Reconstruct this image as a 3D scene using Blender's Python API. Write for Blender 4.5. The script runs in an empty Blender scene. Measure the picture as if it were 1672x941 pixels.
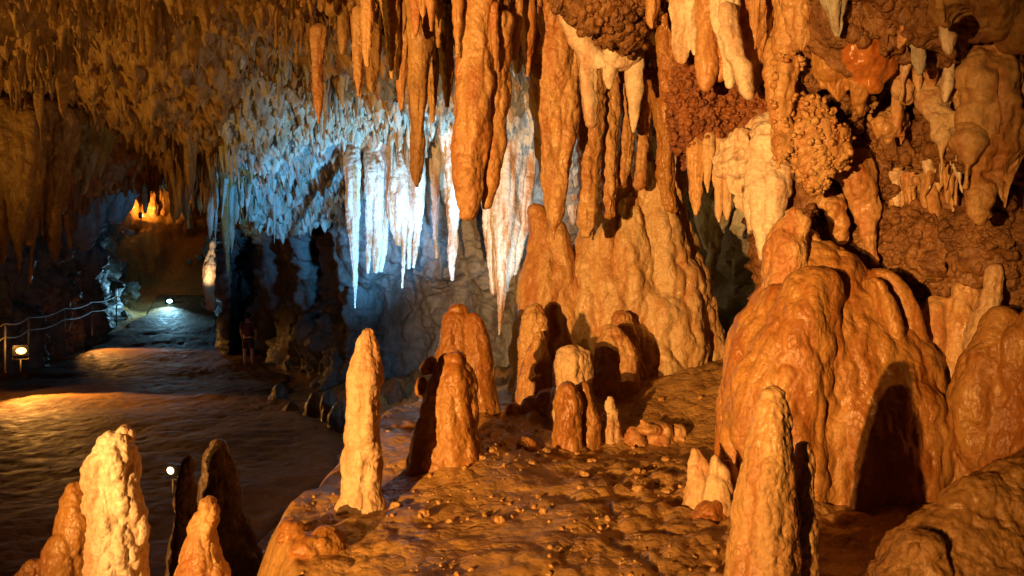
import bpy, bmesh, math, random
import numpy as np
from mathutils import Vector

random.seed(7); RNG = np.random.default_rng(7)
F, CX, CY = 1312.0, 836.0, 470.5
SC = bpy.context.scene
COL = SC.collection

def P(px, py, d):
    """a point of the cave seen at pixel px, py of the 1672 wide photo, d metres away"""
    return np.array([(px - CX) / F * d, d, (CY - py) / F * d])

# ---------------------------------------------------------------- noise
def _hash(ix, iy, iz, s):
    with np.errstate(over='ignore'):
        h = ix.astype(np.uint32) * np.uint32(374761393) + iy.astype(np.uint32) * np.uint32(668265263) \
            + iz.astype(np.uint32) * np.uint32(2246822519) + np.uint32((s * 3266489917) & 0xffffffff)
        h = (h ^ (h >> np.uint32(15))) * np.uint32(2246822519)
        h = (h ^ (h >> np.uint32(13))) * np.uint32(3266489917)
        h = h ^ (h >> np.uint32(16))
    return h.astype(np.float64) / 4294967295.0

def vn(p, s=0):
    i = np.floor(p).astype(np.int64); f = p - i
    u = f * f * f * (f * (f * 6 - 15) + 10)
    r = 0
    for dx in (0, 1):
        wx = u[:, 0] if dx else 1 - u[:, 0]
        for dy in (0, 1):
            wy = u[:, 1] if dy else 1 - u[:, 1]
            for dz in (0, 1):
                wz = u[:, 2] if dz else 1 - u[:, 2]
                r = r + wx * wy * wz * _hash(i[:, 0] + dx, i[:, 1] + dy, i[:, 2] + dz, s)
    return r * 2 - 1

def fbm(p, o=4, s=0, g=0.5):
    r, a = 0, 1.0
    for k in range(o):
        r = r + a * vn(p * (2.03 ** k) + k * 17.3, s + k); a *= g
    return r

def wor(p, s=0):
    i = np.floor(p).astype(np.int64); f = p - i
    m = np.full(len(p), 9.0)
    for dx in (-1, 0, 1):
        for dy in (-1, 0, 1):
            for dz in (-1, 0, 1):
                a, b, c = i[:, 0] + dx, i[:, 1] + dy, i[:, 2] + dz
                d = (dx + _hash(a, b, c, s) - f[:, 0]) ** 2 + (dy + _hash(a, b, c, s + 101) - f[:, 1]) ** 2 \
                    + (dz + _hash(a, b, c, s + 202) - f[:, 2]) ** 2
                np.minimum(m, d, out=m)
    return np.sqrt(m)

def lump(p, s=0):
    d = wor(p, s)
    return np.clip(1 - d * d, 0, 1)

def warp(p, amp, fr, s):
    return p + amp * np.stack([vn(p * fr + 11, s), vn(p * fr + 37, s + 1), vn(p * fr + 71, s + 2)], 1)

SZ = lambda p, k: p * np.array([1, 1, k])

def displace(V, N, spec, s):
    d = np.zeros(len(V))
    for kind, a, f in spec:
        if kind == 'fbm':
            d += a * fbm(V * f, 4, s)
        elif kind == 'lump':           # rounded knobs, a little flattened
            d += a * (lump(SZ(warp(V, .25 / f, f * .8, s), .75) * f, s + 3) - .55)
        elif kind == 'scal':           # overlapping drip scales, longer downwards
            d += a * (lump(SZ(warp(V, .3 / f, f * .7, s), .5) * f, s + 5) - .55)
        elif kind == 'flute':          # vertical runs
            d += a * (lump(SZ(warp(V, .35 / f, f * .5, s), .13) * f, s + 7) - .55)
        elif kind == 'pop':            # cave popcorn with holes between the knobs
            l = wor(warp(V, .25 / f, f * .9, s) * f, s + 9)
            d += a * (np.clip(1 - (l / .8) ** 2, -.1, 1) - .5) * (.65 + .5 * vn(V * f * .35 + 9, s + 2))
        elif kind == 'ring':
            d += a * np.sin(V[:, 2] * f + 3 * vn(V * 2.5, s))
        elif kind == 'pit':
            l = vn(warp(V, .2 / f, f, s) * f, s + 4)
            d -= a * np.clip(l - .25, 0, 1)
        s += 13
    return V + N * d[:, None]

# ---------------------------------------------------------------- meshes
def mesh_np(name, V, Q, T=None, smooth=True):
    m = bpy.data.meshes.new(name)
    nq = len(Q); nt = 0 if T is None else len(T)
    m.vertices.add(len(V)); m.vertices.foreach_set('co', np.asarray(V, np.float32).ravel())
    idx = np.asarray(Q, np.int32).ravel() if nq else np.zeros(0, np.int32)
    if nt: idx = np.concatenate([idx, np.asarray(T, np.int32).ravel()])
    m.loops.add(len(idx)); m.loops.foreach_set('vertex_index', idx)
    st = np.concatenate([np.arange(nq) * 4, nq * 4 + np.arange(nt) * 3]).astype(np.int32)
    m.polygons.add(nq + nt); m.polygons.foreach_set('loop_start', st)
    if smooth: m.polygons.foreach_set('use_smooth', np.ones(nq + nt, bool))
    m.update(calc_edges=True); m.validate()
    return m

def normals(m):
    n = np.zeros(len(m.vertices) * 3, np.float32)
    m.vertex_normals.foreach_get('vector', n)
    return n.reshape(-1, 3).astype(np.float64)

def coords(m):
    v = np.zeros(len(m.vertices) * 3, np.float32)
    m.vertices.foreach_get('co', v)
    return v.reshape(-1, 3).astype(np.float64)

def link(name, m, mat=None, parent=None):
    o = bpy.data.objects.new(name, m); COL.objects.link(o)
    if mat and not m.materials: m.materials.append(mat)
    if parent: o.parent = parent
    return o

def tag(o, label=None, cat=None, group=None, kind=None):
    if label: o['label'] = label
    if cat: o['category'] = cat
    if group: o['group'] = group
    if kind: o['kind'] = kind
    return o

def crom(A, n):
    """Catmull-Rom resample of rows of A to n rows, uniform in arc length"""
    A = np.asarray(A, float)
    B = np.vstack([2 * A[0] - A[1], A, 2 * A[-1] - A[-2]])
    out = []
    for k in range(len(A) - 1):
        p0, p1, p2, p3 = B[k:k + 4]
        t = np.linspace(0, 1, 24, endpoint=(k == len(A) - 2))[:, None]
        out.append(.5 * (2 * p1 + (p2 - p0) * t + (2 * p0 - 5 * p1 + 4 * p2 - p3) * t ** 2 + (3 * p1 - p0 - 3 * p2 + p3) * t ** 3))
    D = np.vstack(out)
    L = np.concatenate([[0], np.cumsum(np.linalg.norm(np.diff(D[:, :3], axis=0), axis=1))])
    tt = np.linspace(0, L[-1], n)
    return np.stack([np.interp(tt, L, D[:, c]) for c in range(D.shape[1])], 1), L[-1]

def tube_vf(rows, vox, ry=1.0, caps=(True, True), s=0, lobes=.12):
    """closed tube through rows (x, y, z, r); horizontal rings, rounded ends, uneven outline"""
    rows = np.asarray(rows, float)
    L = np.linalg.norm(np.diff(rows[:, :3], axis=0), axis=1).sum()
    n = int(np.clip(L / vox, 8, 420))
    R, _ = crom(rows, n)
    R[:, 3] = np.maximum(R[:, 3], vox * .25)
    def cap(R):
        r = R[0, 3]; d = R[0, :3] - R[1, :3]; d = d / (np.linalg.norm(d) + 1e-9)
        k = int(np.clip(r * 1.5 / vox, 2, 24)); a = np.linspace(math.pi / 2 * .97, 0, k, endpoint=False)
        C = np.column_stack([R[0, :3] + np.sin(a)[:, None] * d * r * .85, r * np.cos(a)])
        return np.vstack([C, R])
    if caps[0]: R = cap(R)
    if caps[1]: R = cap(R[::-1])[::-1]
    n = len(R); m = int(np.clip(2 * math.pi * R[:, 3].max() / vox, 10, 260))
    a = np.linspace(0, 2 * math.pi, m, endpoint=False)
    c, sn = np.cos(a), np.sin(a)
    q = np.stack([np.tile(c * 1.3, n), np.tile(sn * 1.3, n), np.repeat(R[:, 2] * 1.4, m)], 1)
    lb = (1 + lobes * vn(q + s * 3.7, s) + lobes * .6 * vn(q * 2.3 + s, s + 1)).reshape(n, m)
    V = np.empty((n, m, 3))
    V[:, :, 0] = R[:, 0:1] + R[:, 3:4] * c * lb
    V[:, :, 1] = R[:, 1:2] + R[:, 3:4] * sn * lb * ry
    V[:, :, 2] = R[:, 2:3]
    V = V.reshape(-1, 3)
    i = np.arange(n - 1)[:, None] * m; j = np.arange(m)[None, :]; j2 = (j + 1) % m
    up = R[0, 2] > R[-1, 2]
    Q = np.stack([i + j, i + m + j, i + m + j2, i + j2] if up else [i + j, i + j2, i + m + j2, i + m + j], -1).reshape(-1, 4)
    V = np.vstack([V, R[0, :3], R[-1, :3]])
    j = np.arange(m); j2 = (j + 1) % m; e = (n - 1) * m
    T = np.vstack([np.stack([np.full(m, n * m), j, j2] if up else [np.full(m, n * m), j2, j], 1),
                   np.stack([np.full(m, n * m + 1), e + j2, e + j] if up else [np.full(m, n * m + 1), e + j, e + j2], 1)])
    return V, Q, T

def rows_px(d, pts):
    out = []
    for p in pts:
        dd = d + (p[3] if len(p) > 3 else 0)
        out.append([*P(p[0], p[1], dd), p[2] / F * dd])
    return out

SEED = [100]
def rock_mesh(name, tubes, vox, spec, fuse=None, lobes=.12, smooth_it=6):
    """tubes: (depth, pts, ry); one tube is used as it is, several are fused into one skin"""
    SEED[0] += 7; s = SEED[0]
    vs, qs, ts, k = [], [], [], 0
    for q, (d, pts, ry) in enumerate(tubes):
        V, Q, T = tube_vf(rows_px(d, pts), vox if len(tubes) == 1 else vox * 1.6, ry, s=s + q * 5, lobes=lobes)
        vs.append(V); qs.append(Q + k); ts.append(T + k); k += len(V)
    V, Q, T = np.vstack(vs), np.vstack(qs), np.vstack(ts)
    m = mesh_np(name, V, Q, T)
    if len(tubes) > 1:
        o = bpy.data.objects.new('tmp', m); COL.objects.link(o)
        r = o.modifiers.new('r', 'REMESH'); r.mode = 'VOXEL'; r.voxel_size = vox; r.use_smooth_shade = True
        sm = o.modifiers.new('s', 'SMOOTH'); sm.iterations = smooth_it; sm.factor = .5
        dg = bpy.context.evaluated_depsgraph_get(); dg.update()
        m2 = bpy.data.meshes.new_from_object(o.evaluated_get(dg))
        bpy.data.objects.remove(o); bpy.data.meshes.remove(m); m = m2; m.name = name
        m.polygons.foreach_set('use_smooth', np.ones(len(m.polygons), bool))
    V = displace(coords(m), normals(m), spec, s)
    m.vertices.foreach_set('co', V.astype(np.float32).ravel()); m.update()
    return m

def thing(name, label, cat, mat, tubes, vox, spec, group=None, parent=None, buds=None, **kw):
    m = rock_mesh(name, tubes, vox, spec, **kw)
    if buds: m = bud(m, *buds)
    o = link(name, m, mat, parent)
    if parent is None: tag(o, label, cat, group)
    elif label: o['label'] = label
    return o

def grid_mesh(name, V3):
    n, m = V3.shape[:2]
    i = np.arange(n - 1)[:, None] * m; j = np.arange(m - 1)[None, :]
    Q = np.stack([i + j, i + j + 1, i + m + j + 1, i + m + j], -1).reshape(-1, 4)
    return mesh_np(name, V3.reshape(-1, 3), Q)

def bicubic(xs, ys, Z, X, Y):
    """separable smooth (monotone-ish hermite) interpolation of table Z[row y, col x]"""
    def interp1(xk, Yk, x):
        xk = np.asarray(xk, float); Yk = np.asarray(Yk, float)
        m = np.gradient(Yk, xk, axis=0)
        k = np.clip(np.searchsorted(xk, x) - 1, 0, len(xk) - 2)
        h = (xk[k + 1] - xk[k]); t = np.clip((x - xk[k]) / h, 0, 1)
        sh = (-1,) + (1,) * (Yk.ndim - 1)
        t = t.reshape(sh); h = h.reshape(sh)
        return (2 * t ** 3 - 3 * t ** 2 + 1) * Yk[k] + (t ** 3 - 2 * t ** 2 + t) * h * m[k] * .6 \
            + (-2 * t ** 3 + 3 * t ** 2) * Yk[k + 1] + (t ** 3 - t ** 2) * h * m[k + 1] * .6
    A = interp1(xs, np.asarray(Z, float).T, X)     # (nx, rows)
    B = interp1(ys, A.T, Y)                        # (ny, nx)
    return B

def wall_sheet(name, xs, ys, Z, nx, ny, spec, xr=None, seed=1):
    X = np.linspace(*(xr or (xs[0], xs[-1])), nx); Y = np.linspace(ys[0], ys[-1], ny)
    D = bicubic(xs, ys, Z, X, Y)
    V = np.empty((ny, nx, 3))
    V[..., 0] = (X[None] - CX) / F * D; V[..., 1] = D; V[..., 2] = (CY - Y[:, None]) / F * D
    m = grid_mesh(name, V)
    N = normals(m)
    N = np.where((N[:, 1] > 0)[:, None], -N, N)
    W = displace(coords(m), N, spec, seed)
    m.vertices.foreach_set('co', W.astype(np.float32).ravel()); m.update()
    return m

def _ico(s):
    bm = bmesh.new(); bmesh.ops.create_icosphere(bm, subdivisions=3, radius=1)
    V = np.array([v.co[:] for v in bm.verts]); T = np.array([[v.index for v in f.verts] for f in bm.faces]); bm.free()
    return V * (1 + .28 * fbm(V * 1.3 + s * 7.7, 2, s))[:, None], T
ICO = [_ico(k) for k in range(6)]
def knobs_vt(pts, nrm, rad):
    """rounded coral knobs of radius rad budding from the surface points"""
    vs, ts, k = [], [], 0
    for p, n, r in zip(pts, nrm, rad):
        V, T = ICO[RNG.integers(6)]
        a = RNG.uniform(0, 6.28); c, q = math.cos(a), math.sin(a)
        W = np.stack([V[:, 0] * c - V[:, 1] * q, V[:, 0] * q + V[:, 1] * c, V[:, 2] * RNG.uniform(.8, 1.35)], 1)
        vs.append(W * r + p + n * r * RNG.uniform(.1, .8)); ts.append(T + k); k += len(V)
    return np.vstack(vs), np.vstack(ts)
def bud(m, count, r0, r1, seed=3, thr=-.3, frq=1.6):
    """adds coral knobs to a mesh, denser where a noise field is high"""
    V, N = coords(m), normals(m)
    ok = np.flatnonzero((vn(V * frq, seed) > thr) & (N[:, 1] < .35))
    i = RNG.choice(ok, min(count, len(ok)), replace=False)
    W, T = knobs_vt(V[i], N[i], r0 * (r1 / r0) ** (RNG.random(len(i)) ** 1.5))
    q = np.array([p.vertices[:] for p in m.polygons if len(p.vertices) == 4], np.int32).reshape(-1, 4)
    t = [p.vertices[:] for p in m.polygons if len(p.vertices) == 3]
    t = np.array(t, np.int32).reshape(-1, 3)
    return mesh_np(m.name, np.vstack([V, W]), q, np.vstack([t, T + len(V)]))

# ---------------------------------------------------------------- materials
def rock(name, cols, stain=None, stain_amt=.5, rough=(.35, .7), bump=.35, bscale=22, cscale=1.3, streak=True, knob=30, spec=.5):
    m = bpy.data.materials.new(name); m.use_nodes = True
    nt = m.node_tree; N, L = nt.nodes, nt.links
    b = N['Principled BSDF']
    geo = N.new('ShaderNodeNewGeometry')
    def mapped(sc):
        v = N.new('ShaderNodeVectorMath'); v.operation = 'MULTIPLY'; v.inputs[1].default_value = sc
        L.new(geo.outputs['Position'], v.inputs[0]); return v.outputs[0]
    def noise(vec, scale, det=6, dist=0.0, rough=.6):
        n = N.new('ShaderNodeTexNoise'); n.inputs['Scale'].default_value = scale; n.inputs['Detail'].default_value = det
        n.inputs['Distortion'].default_value = dist; n.inputs['Roughness'].default_value = rough
        L.new(vec, n.inputs['Vector']); return n.outputs['Fac']
    def ramp(fac, stops):
        r = N.new('ShaderNodeValToRGB'); e = r.color_ramp.elements
        while len(e) < len(stops): e.new(.5)
        for k, (p, c) in enumerate(stops):
            e[k].position = p; e[k].color = (*c, 1) if len(c) == 3 else c
        L.new(fac, r.inputs[0]); return r.outputs[0]
    def mix(fac, a, bcol, mode='MIX'):
        x = N.new('ShaderNodeMix'); x.data_type = 'RGBA'; x.blend_type = mode
        for src, sock in ((fac, x.inputs[0]), (a, x.inputs[6]), (bcol, x.inputs[7])):
            if isinstance(src, (int, float)): sock.default_value = src
            elif isinstance(src, tuple): sock.default_value = (*src, 1)
            else: L.new(src, sock)
        return x.outputs[2]
    pos = geo.outputs['Position']
    k = len(cols)
    c = ramp(noise(mapped((1, 1, .55)), cscale, 7, .6), [(.3 + .4 * q / max(1, k - 1), cc) for q, cc in enumerate(cols)])
    if stain:
        f = noise(mapped((1, 1, .16 if streak else .8)), cscale * 3.2, 5, .4)
        f = ramp(f, [(.46, (0, 0, 0)), (.62, (stain_amt,) * 3)])
        c = mix(f, c, stain)
    sp = ramp(noise(pos, 28, 4), [(.3, (.72, .7, .66)), (.7, (1.1, 1.1, 1.1))])
    c = mix(1.0, c, sp, 'MULTIPLY')
    L.new(c, b.inputs['Base Color'])
    rr = N.new('ShaderNodeMapRange'); rr.inputs[1].default_value = .35; rr.inputs[2].default_value = .65
    rr.inputs[3].default_value = rough[0]; rr.inputs[4].default_value = rough[1]
    L.new(noise(pos, 3.5, 5), rr.inputs[0]); L.new(rr.outputs[0], b.inputs['Roughness'])
    b.inputs['Specular IOR Level'].default_value = spec
    wv = N.new('ShaderNodeVectorMath'); wv.operation = 'MULTIPLY_ADD'
    nz = N.new('ShaderNodeTexNoise'); nz.inputs['Scale'].default_value = 7; nz.inputs['Detail'].default_value = 4; L.new(pos, nz.inputs['Vector'])
    L.new(nz.outputs['Color'], wv.inputs[0]); wv.inputs[1].default_value = (.09, .09, .09); L.new(mapped((1, 1, .7)), wv.inputs[2])
    def cells(scale):
        vo = N.new('ShaderNodeTexVoronoi'); vo.inputs['Scale'].default_value = scale; L.new(wv.outputs[0], vo.inputs['Vector'])
        p = N.new('ShaderNodeMath'); p.operation = 'POWER'; p.inputs[1].default_value = 1.8; L.new(vo.outputs['Distance'], p.inputs[0]); return p.outputs[0]
    def madd(a, k, c):
        x = N.new('ShaderNodeMath'); x.operation = 'MULTIPLY_ADD'; x.inputs[1].default_value = k
        L.new(a, x.inputs[0]); L.new(c, x.inputs[2]); return x.outputs[0]
    g = N.new('ShaderNodeMath'); g.operation = 'MULTIPLY'; g.inputs[1].default_value = .35; L.new(noise(pos, bscale * 2.2, 8, .2, .65), g.inputs[0])
    h = madd(cells(knob * .42), -1.0, madd(cells(knob), -.45, madd(noise(mapped((1, 1, .5)), bscale * .5, 6, .5), .5, g.outputs[0])))
    pm = N.new('ShaderNodeMapRange'); pm.inputs[1].default_value = .38; pm.inputs[2].default_value = .62; pm.inputs[3].default_value = .3; pm.inputs[4].default_value = 1.15
    L.new(noise(pos, 2.2, 3), pm.inputs[0])
    hm = N.new('ShaderNodeMath'); hm.operation = 'MULTIPLY'; L.new(h, hm.inputs[0]); L.new(pm.outputs[0], hm.inputs[1]); h = hm.outputs[0]
    bp = N.new('ShaderNodeBump'); bp.inputs['Strength'].default_value = bump; bp.inputs['Distance'].default_value = .055
    L.new(h, bp.inputs['Height']); L.new(bp.outputs[0], b.inputs['Normal'])
    return m

def plain(name, col, rough=.6, metal=0, nscale=30):
    m = bpy.data.materials.new(name); m.use_nodes = True
    N, L = m.node_tree.nodes, m.node_tree.links; b = N['Principled BSDF']
    n = N.new('ShaderNodeTexNoise'); n.inputs['Scale'].default_value = nscale; n.inputs['Detail'].default_value = 5
    r = N.new('ShaderNodeValToRGB')
    r.color_ramp.elements[0].color = (*[c * .7 for c in col], 1); r.color_ramp.elements[1].color = (*[min(1, c * 1.2) for c in col], 1)
    L.new(n.outputs['Fac'], r.inputs[0]); L.new(r.outputs[0], b.inputs['Base Color'])
    b.inputs['Roughness'].default_value = rough; b.inputs['Metallic'].default_value = metal
    return m

def glow(name, col, strength):
    m = bpy.data.materials.new(name); m.use_nodes = True
    b = m.node_tree.nodes['Principled BSDF']
    b.inputs['Base Color'].default_value = (*col, 1); b.inputs['Emission Color'].default_value = (*col, 1)
    b.inputs['Emission Strength'].default_value = strength
    return m

M = dict(
    cream=rock('cream_calcite', [(.62, .42, .22), (.7, .52, .32), (.55, .36, .18)], (.42, .17, .05), .6, (.4, .7), .3),
    ivory=rock('ivory_calcite', [(.72, .58, .44), (.8, .68, .54), (.62, .45, .3)], (.46, .2, .06), .6, (.35, .65), .3),
    gold=rock('golden_flowstone', [(.6, .39, .19), (.68, .49, .27), (.52, .31, .12)], (.46, .18, .04), .65, (.3, .6), .4),
    tan=rock('tan_calcite', [(.5, .27, .1), (.6, .37, .16), (.46, .21, .06)], (.4, .14, .04), .75, (.28, .6), .4),
    amber=rock('amber_flowstone', [(.38, .165, .035), (.46, .24, .07), (.31, .11, .02)], (.27, .07, .012), .6, (.25, .55), .4),
    glossy=rock('wet_orange_calcite', [(.5, .16, .03), (.55, .22, .05), (.4, .1, .015)], (.3, .06, .01), .5, (.12, .3), .15),
    rust=rock('rust_red_rock', [(.26, .09, .03), (.32, .12, .04), (.18, .055, .02)], (.1, .03, .015), .6, (.4, .75), .7, 16, 2.0, False, 22),
    popcorn=rock('brown_popcorn_rock', [(.22, .095, .03), (.3, .145, .05), (.14, .055, .018)], (.1, .036, .013), .6, (.35, .7), .8, 18, 1.6, False, 24),
    brown=rock('brown_ceiling_rock', [(.36, .19, .055), (.46, .27, .09), (.24, .105, .027)], (.12, .05, .02), .6, (.35, .7), .6, 16, 1.2, True, 18),
    white=rock('white_calcite', [(.72, .68, .6), (.8, .77, .7), (.62, .54, .42)], (.5, .22, .06), .95, (.4, .7), .35, 20, 1.8, True, 26),
    grey=rock('grey_limestone', [(.26, .27, .27), (.36, .37, .36), (.16, .16, .16)], (.16, .11, .07), .7, (.45, .8), .7, 10, .9, True, 9),
    pale=rock('pale_grey_calcite', [(.5, .5, .45), (.6, .6, .54), (.36, .33, .27)], (.28, .17, .08), .7, (.45, .8), .5, 14, 1.2, True, 16),
    mud=rock('cave_mud', [(.42, .22, .06), (.52, .3, .1), (.3, .145, .04)], (.5, .32, .14), .45, (.24, .55), .5, 14, 1.1, False, 20, .45),
    wetmud=rock('dark_wet_mud', [(.3, .15, .04), (.4, .21, .065), (.19, .085, .022)], None, 0, (.2, .55), .6, 16, 1.1, False, 22),
    path=rock('trodden_clay', [(.17, .09, .032), (.24, .13, .05), (.11, .055, .02)], None, 0, (.6, .9), .45, 8, .8, False, 12, .2),
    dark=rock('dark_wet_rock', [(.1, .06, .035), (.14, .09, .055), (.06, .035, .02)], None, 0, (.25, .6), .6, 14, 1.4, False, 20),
    steel=plain('galvanised_steel', (.3, .27, .24), .45, .3),
    black=plain('black_lamp_housing', (.03, .03, .03), .45, .3),
    skin=plain('skin', (.5, .3, .2), .55), shirt=plain('dark_red_shirt', (.12, .035, .025), .85), shorts=plain('dark_shorts', (.05, .03, .025), .85),
    hair=plain('dark_hair', (.02, .013, .01), .6),
)

# ---------------------------------------------------------------- terrain functions
def sst(x): x = np.clip(x, 0, 1); return x * x * (3 - 2 * x)

def path_c(y): return -5.5 - .33 * (np.clip(y, 6, 44) - 8)
def path_w(y): return np.interp(y, [4, 15, 24, 40, 60], [4.6, 4.6, 4.2, 2.3, 2.0])
def path_z(y): return np.interp(y, [0, 24, 32, 40, 44, 48, 52, 70], [-2.8, -2.75, -2.3, -1.35, -.2, 2.6, 4.1, 4.6])

def ground_h(x, y, detail=True):
    x = np.asarray(x, float); y = np.asarray(y, float)
    c, w, zp = path_c(y), path_w(y), path_z(y)
    bank = sst((c - w - x) / 3.5) * np.interp(y, [5, 18, 24, 45], [.4, .7, 1.4, 1.6]) + sst((x - c - w) / 4) * np.interp(y, [12, 18, 30], [0, .5, 1.0])
    low = zp + bank
    xe = np.interp(y, [0, 5, 8, 11, 14, 16], [-1.9, -2.2, -2.35, -2.1, -1.6, -1.2])
    zm = -1.87 + .105 * np.maximum(0, x + .6) ** 1.25 * sst((y - 8.4) / 3) + .05 * (np.minimum(y, 10) - 7.5) + .13 * np.exp(-((x + .5) ** 2 + (y - 8.2) ** 2) / .5) + .04 * np.maximum(0, x - 2) - .03 * np.maximum(0, y - 12)
    zm = zm + np.where(y > 5.2, 0, -.10 * (5.2 - y) * sst((x - .8) / 1.5))
    p3 = np.stack([x, y, 0 * x], -1).reshape(-1, 3)
    if detail: xe = xe + .35 * vn(p3 * .9, 5).reshape(x.shape)
    k = sst((x - xe) / .5 + .1)
    k = k * (1 - sst((y - 13.6 - .25 * np.maximum(x, 0)) / 1.6))
    h = low * (1 - k) + zm * k
    if detail:
        f1 = fbm(p3 * .55, 5, 31).reshape(x.shape)
        h = h + .09 * f1 * (k + .3)
        a = lump(warp(p3 * 4.2, .6, .7, 8), 12).reshape(x.shape) - .5
        b = lump(warp(p3 * 9.5, .5, .7, 9), 14).reshape(x.shape) - .5
        rub = sst(.5 + 1.2 * vn(p3 * .8 + 3, 19).reshape(x.shape))
        near = np.exp(-((y - 9.2) / 3.2) ** 2) * sst((x + 2.2) / .6)
        h = h + k * (.04 + .07 * rub * (.3 + near)) * a + k * (.016 + .03 * rub) * b + np.exp(-((y - 2.9) / .5) ** 2) * sst((x + 4.8) / .4) * sst((-3.2 - x) / .4) * .95  # last term: ridge out of view, added to shade the mound's left flank
        # low terraces stepping down the slope
        h = h + k * .05 * (np.abs(vn(warp(p3 * np.array([1.2, 2.0, 1]), .6, .8, 76) * 1.1, 77).reshape(x.shape)) - .3)
        # rubble off the path
        off = (1 - k) * sst((np.abs(x - c) - w) / 1.2)
        r1 = lump(warp(p3 * 1.3, .5, .8, 3), 22).reshape(x.shape) - .45
        h = h + off * (.6 * r1 + .35 * a + .12 * b)
        on = (1 - k) * (1 - sst((np.abs(x - c) - w) / 1.2))
        rp = fbm(np.stack([p3[:, 0] * .9, p3[:, 1] * 1.9, p3[:, 2]], 1), 4, 41).reshape(x.shape)
        h = h + on * (.008 * np.abs(rp) + .03 * f1)
    return h

def ceil_z(x, y):
    x = np.asarray(x, float); y = np.asarray(y, float)
    z = 4.4 - .13 * np.maximum(0, x + 3) - .22 * np.maximum(0, -x - 7.5)
    wl = sst((x + 9.2) / 2.2)
    drop = np.where(y > 13.5, .36 * (y - 13.5), 0)
    z = z - wl * drop - (1 - wl) * np.where(y > 15, .05 * (y - 15), 0)
    z = np.maximum(z, .4)
    far = sst((y - 23.5) / 3.0) * (1 - wl)
    far = np.maximum(far, wl * sst((y - 20.2) / .8))
    return z * (1 - far) + 9.3 * far

# ---------------------------------------------------------------- ground, path, ceiling, walls
def fan(name, px, d, fz):
    D, X = np.meshgrid(d, px, indexing='ij')
    x = (X - CX) / F * D
    V = np.stack([x, D, fz(x, D)], -1)
    return grid_mesh(name, V)

g = fan('ground', np.linspace(-900, 2500, 800), np.exp(np.linspace(math.log(1.6), math.log(62), 470)), ground_h)
tag(link('ground', g, M['mud']), 'orange brown rocky cave floor rising under the stalagmites', 'ground', kind='structure')

# the trodden clay way: its own sheet a hand above the ground, dipping under it at both edges
t = np.exp(np.linspace(math.log(5), math.log(43), 330)); u = np.linspace(-1.12, 1.12, 260)
Tt, U = np.meshgrid(t, u, indexing='ij')
X = path_c(Tt) + U * path_w(Tt)
p3 = np.stack([X, Tt, 0 * X], -1).reshape(-1, 3)
lift = .05 - .35 * sst((np.abs(U) + .1 * vn(p3 * .7, 88).reshape(X.shape) - .9) / .2)
xe = np.interp(Tt, [0, 5, 8, 11, 14, 16], [-1.9, -2.2, -2.35, -2.1, -1.6, -1.2])
lift = lift - .8 * sst((X - xe + .6) / .5) * (1 - sst((Tt - 14) / 2))
tri = (.5 * fbm(p3 * 1.5, 5, 47) + lump(warp(p3 * 4, .5, .8, 48), 49)).reshape(X.shape)
Z = ground_h(X, Tt) + lift + .02 * tri
tag(link('path', grid_mesh('path', np.stack([X, Tt, Z], -1)), M['path']), 'wet dark clay path winding back past the lamps', 'path', kind='structure')

def ceil_full(x, y):
    p3 = np.stack([x, y, 0 * x], -1).reshape(-1, 3)
    z = ceil_z(x, y)
    z = z + .28 * fbm(p3 * .5, 4, 61).reshape(x.shape)
    a = lump(warp(p3 * 1.5, .5, .8, 3), 62).reshape(x.shape)
    b = np.clip(1 - 1.5 * wor(warp(p3 * 4.6, .5, .8, 5), 64), 0, 1).reshape(x.shape)
    c = np.clip(1 - 1.5 * wor(warp(p3 * 9.0, .5, .8, 6), 66), 0, 1).reshape(x.shape)
    return z - .30 * a - .38 * b ** 1.5 - .2 * c ** 1.4
cm = fan('cave_ceiling', np.linspace(-700, 1500, 680), np.concatenate([np.exp(np.linspace(math.log(3.5), math.log(27), 360)), np.linspace(27.5, 60, 40)]), ceil_full)
tag(link('cave_ceiling', cm, M['brown']), 'rough brown cave ceiling bristling with drip points', 'ceiling', kind='structure')

cm = fan('cave_ceiling', np.linspace(345, 1000, 480), np.exp(np.linspace(math.log(13.8), math.log(20.4), 260)), lambda x, y: ceil_full(x, y) - .07 + .5 * (1 - sst((y - 13.8 - .6 * vn(np.stack([x, y, 0 * x], -1).reshape(-1, 3) * .8, 5).reshape(x.shape)) / .8)) + .6 * (1 - sst((CX + x / y * F - 352 - 50 * vn(np.stack([x, y, 0 * x], -1).reshape(-1, 3) * .9, 6).reshape(x.shape)) / 60)))
tag(link('cave_ceiling', cm, M['pale']), 'pale calcite ceiling sloping down behind the hanging club, lit blue', 'ceiling', kind='structure')

xs = [-700, -400, -150, 0, 100, 180, 225, 330, 347, 362, 400, 450, 500, 528, 560, 620, 700, 760, 840, 900, 1000, 1100, 1200, 1290, 1400]
base = [15, 17, 21, 25, 29, 36, 56, 60, 56, 33, 32, 27, 22.5, 21.5, 20, 19.2, 18.7, 18.2, 17.9, 17.6, 17.2, 16.6, 15.2, 14.2, 13.5]
ys = [40, 150, 250, 320, 400, 480, 560, 720]
dl = [0, -.5, -.7, -.3, .4, 1.1, 1.2, .4]
Zt = np.array([[b + (q if b < 25 else 0) for b in base] for q in dl])
for r in (0, 1, 2): Zt[r, 9:13] = (25, 21.5, 20, 19.6)
Zt[3, 9:13] = (27, 23, 21, 20)
for r in (3, 4, 5): Zt[r, 13] += 2.2; Zt[r, 12] += .5
wm = wall_sheet('cave_wall', xs, ys, Zt, 760, 420, [('fbm', .4, .6), ('flute', .6, 1.2), ('pit', .9, .8), ('scal', .28, 2.4), ('pit', .25, 3), ('fbm', .08, 5)], xr=(-700, 1400), seed=3)
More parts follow.
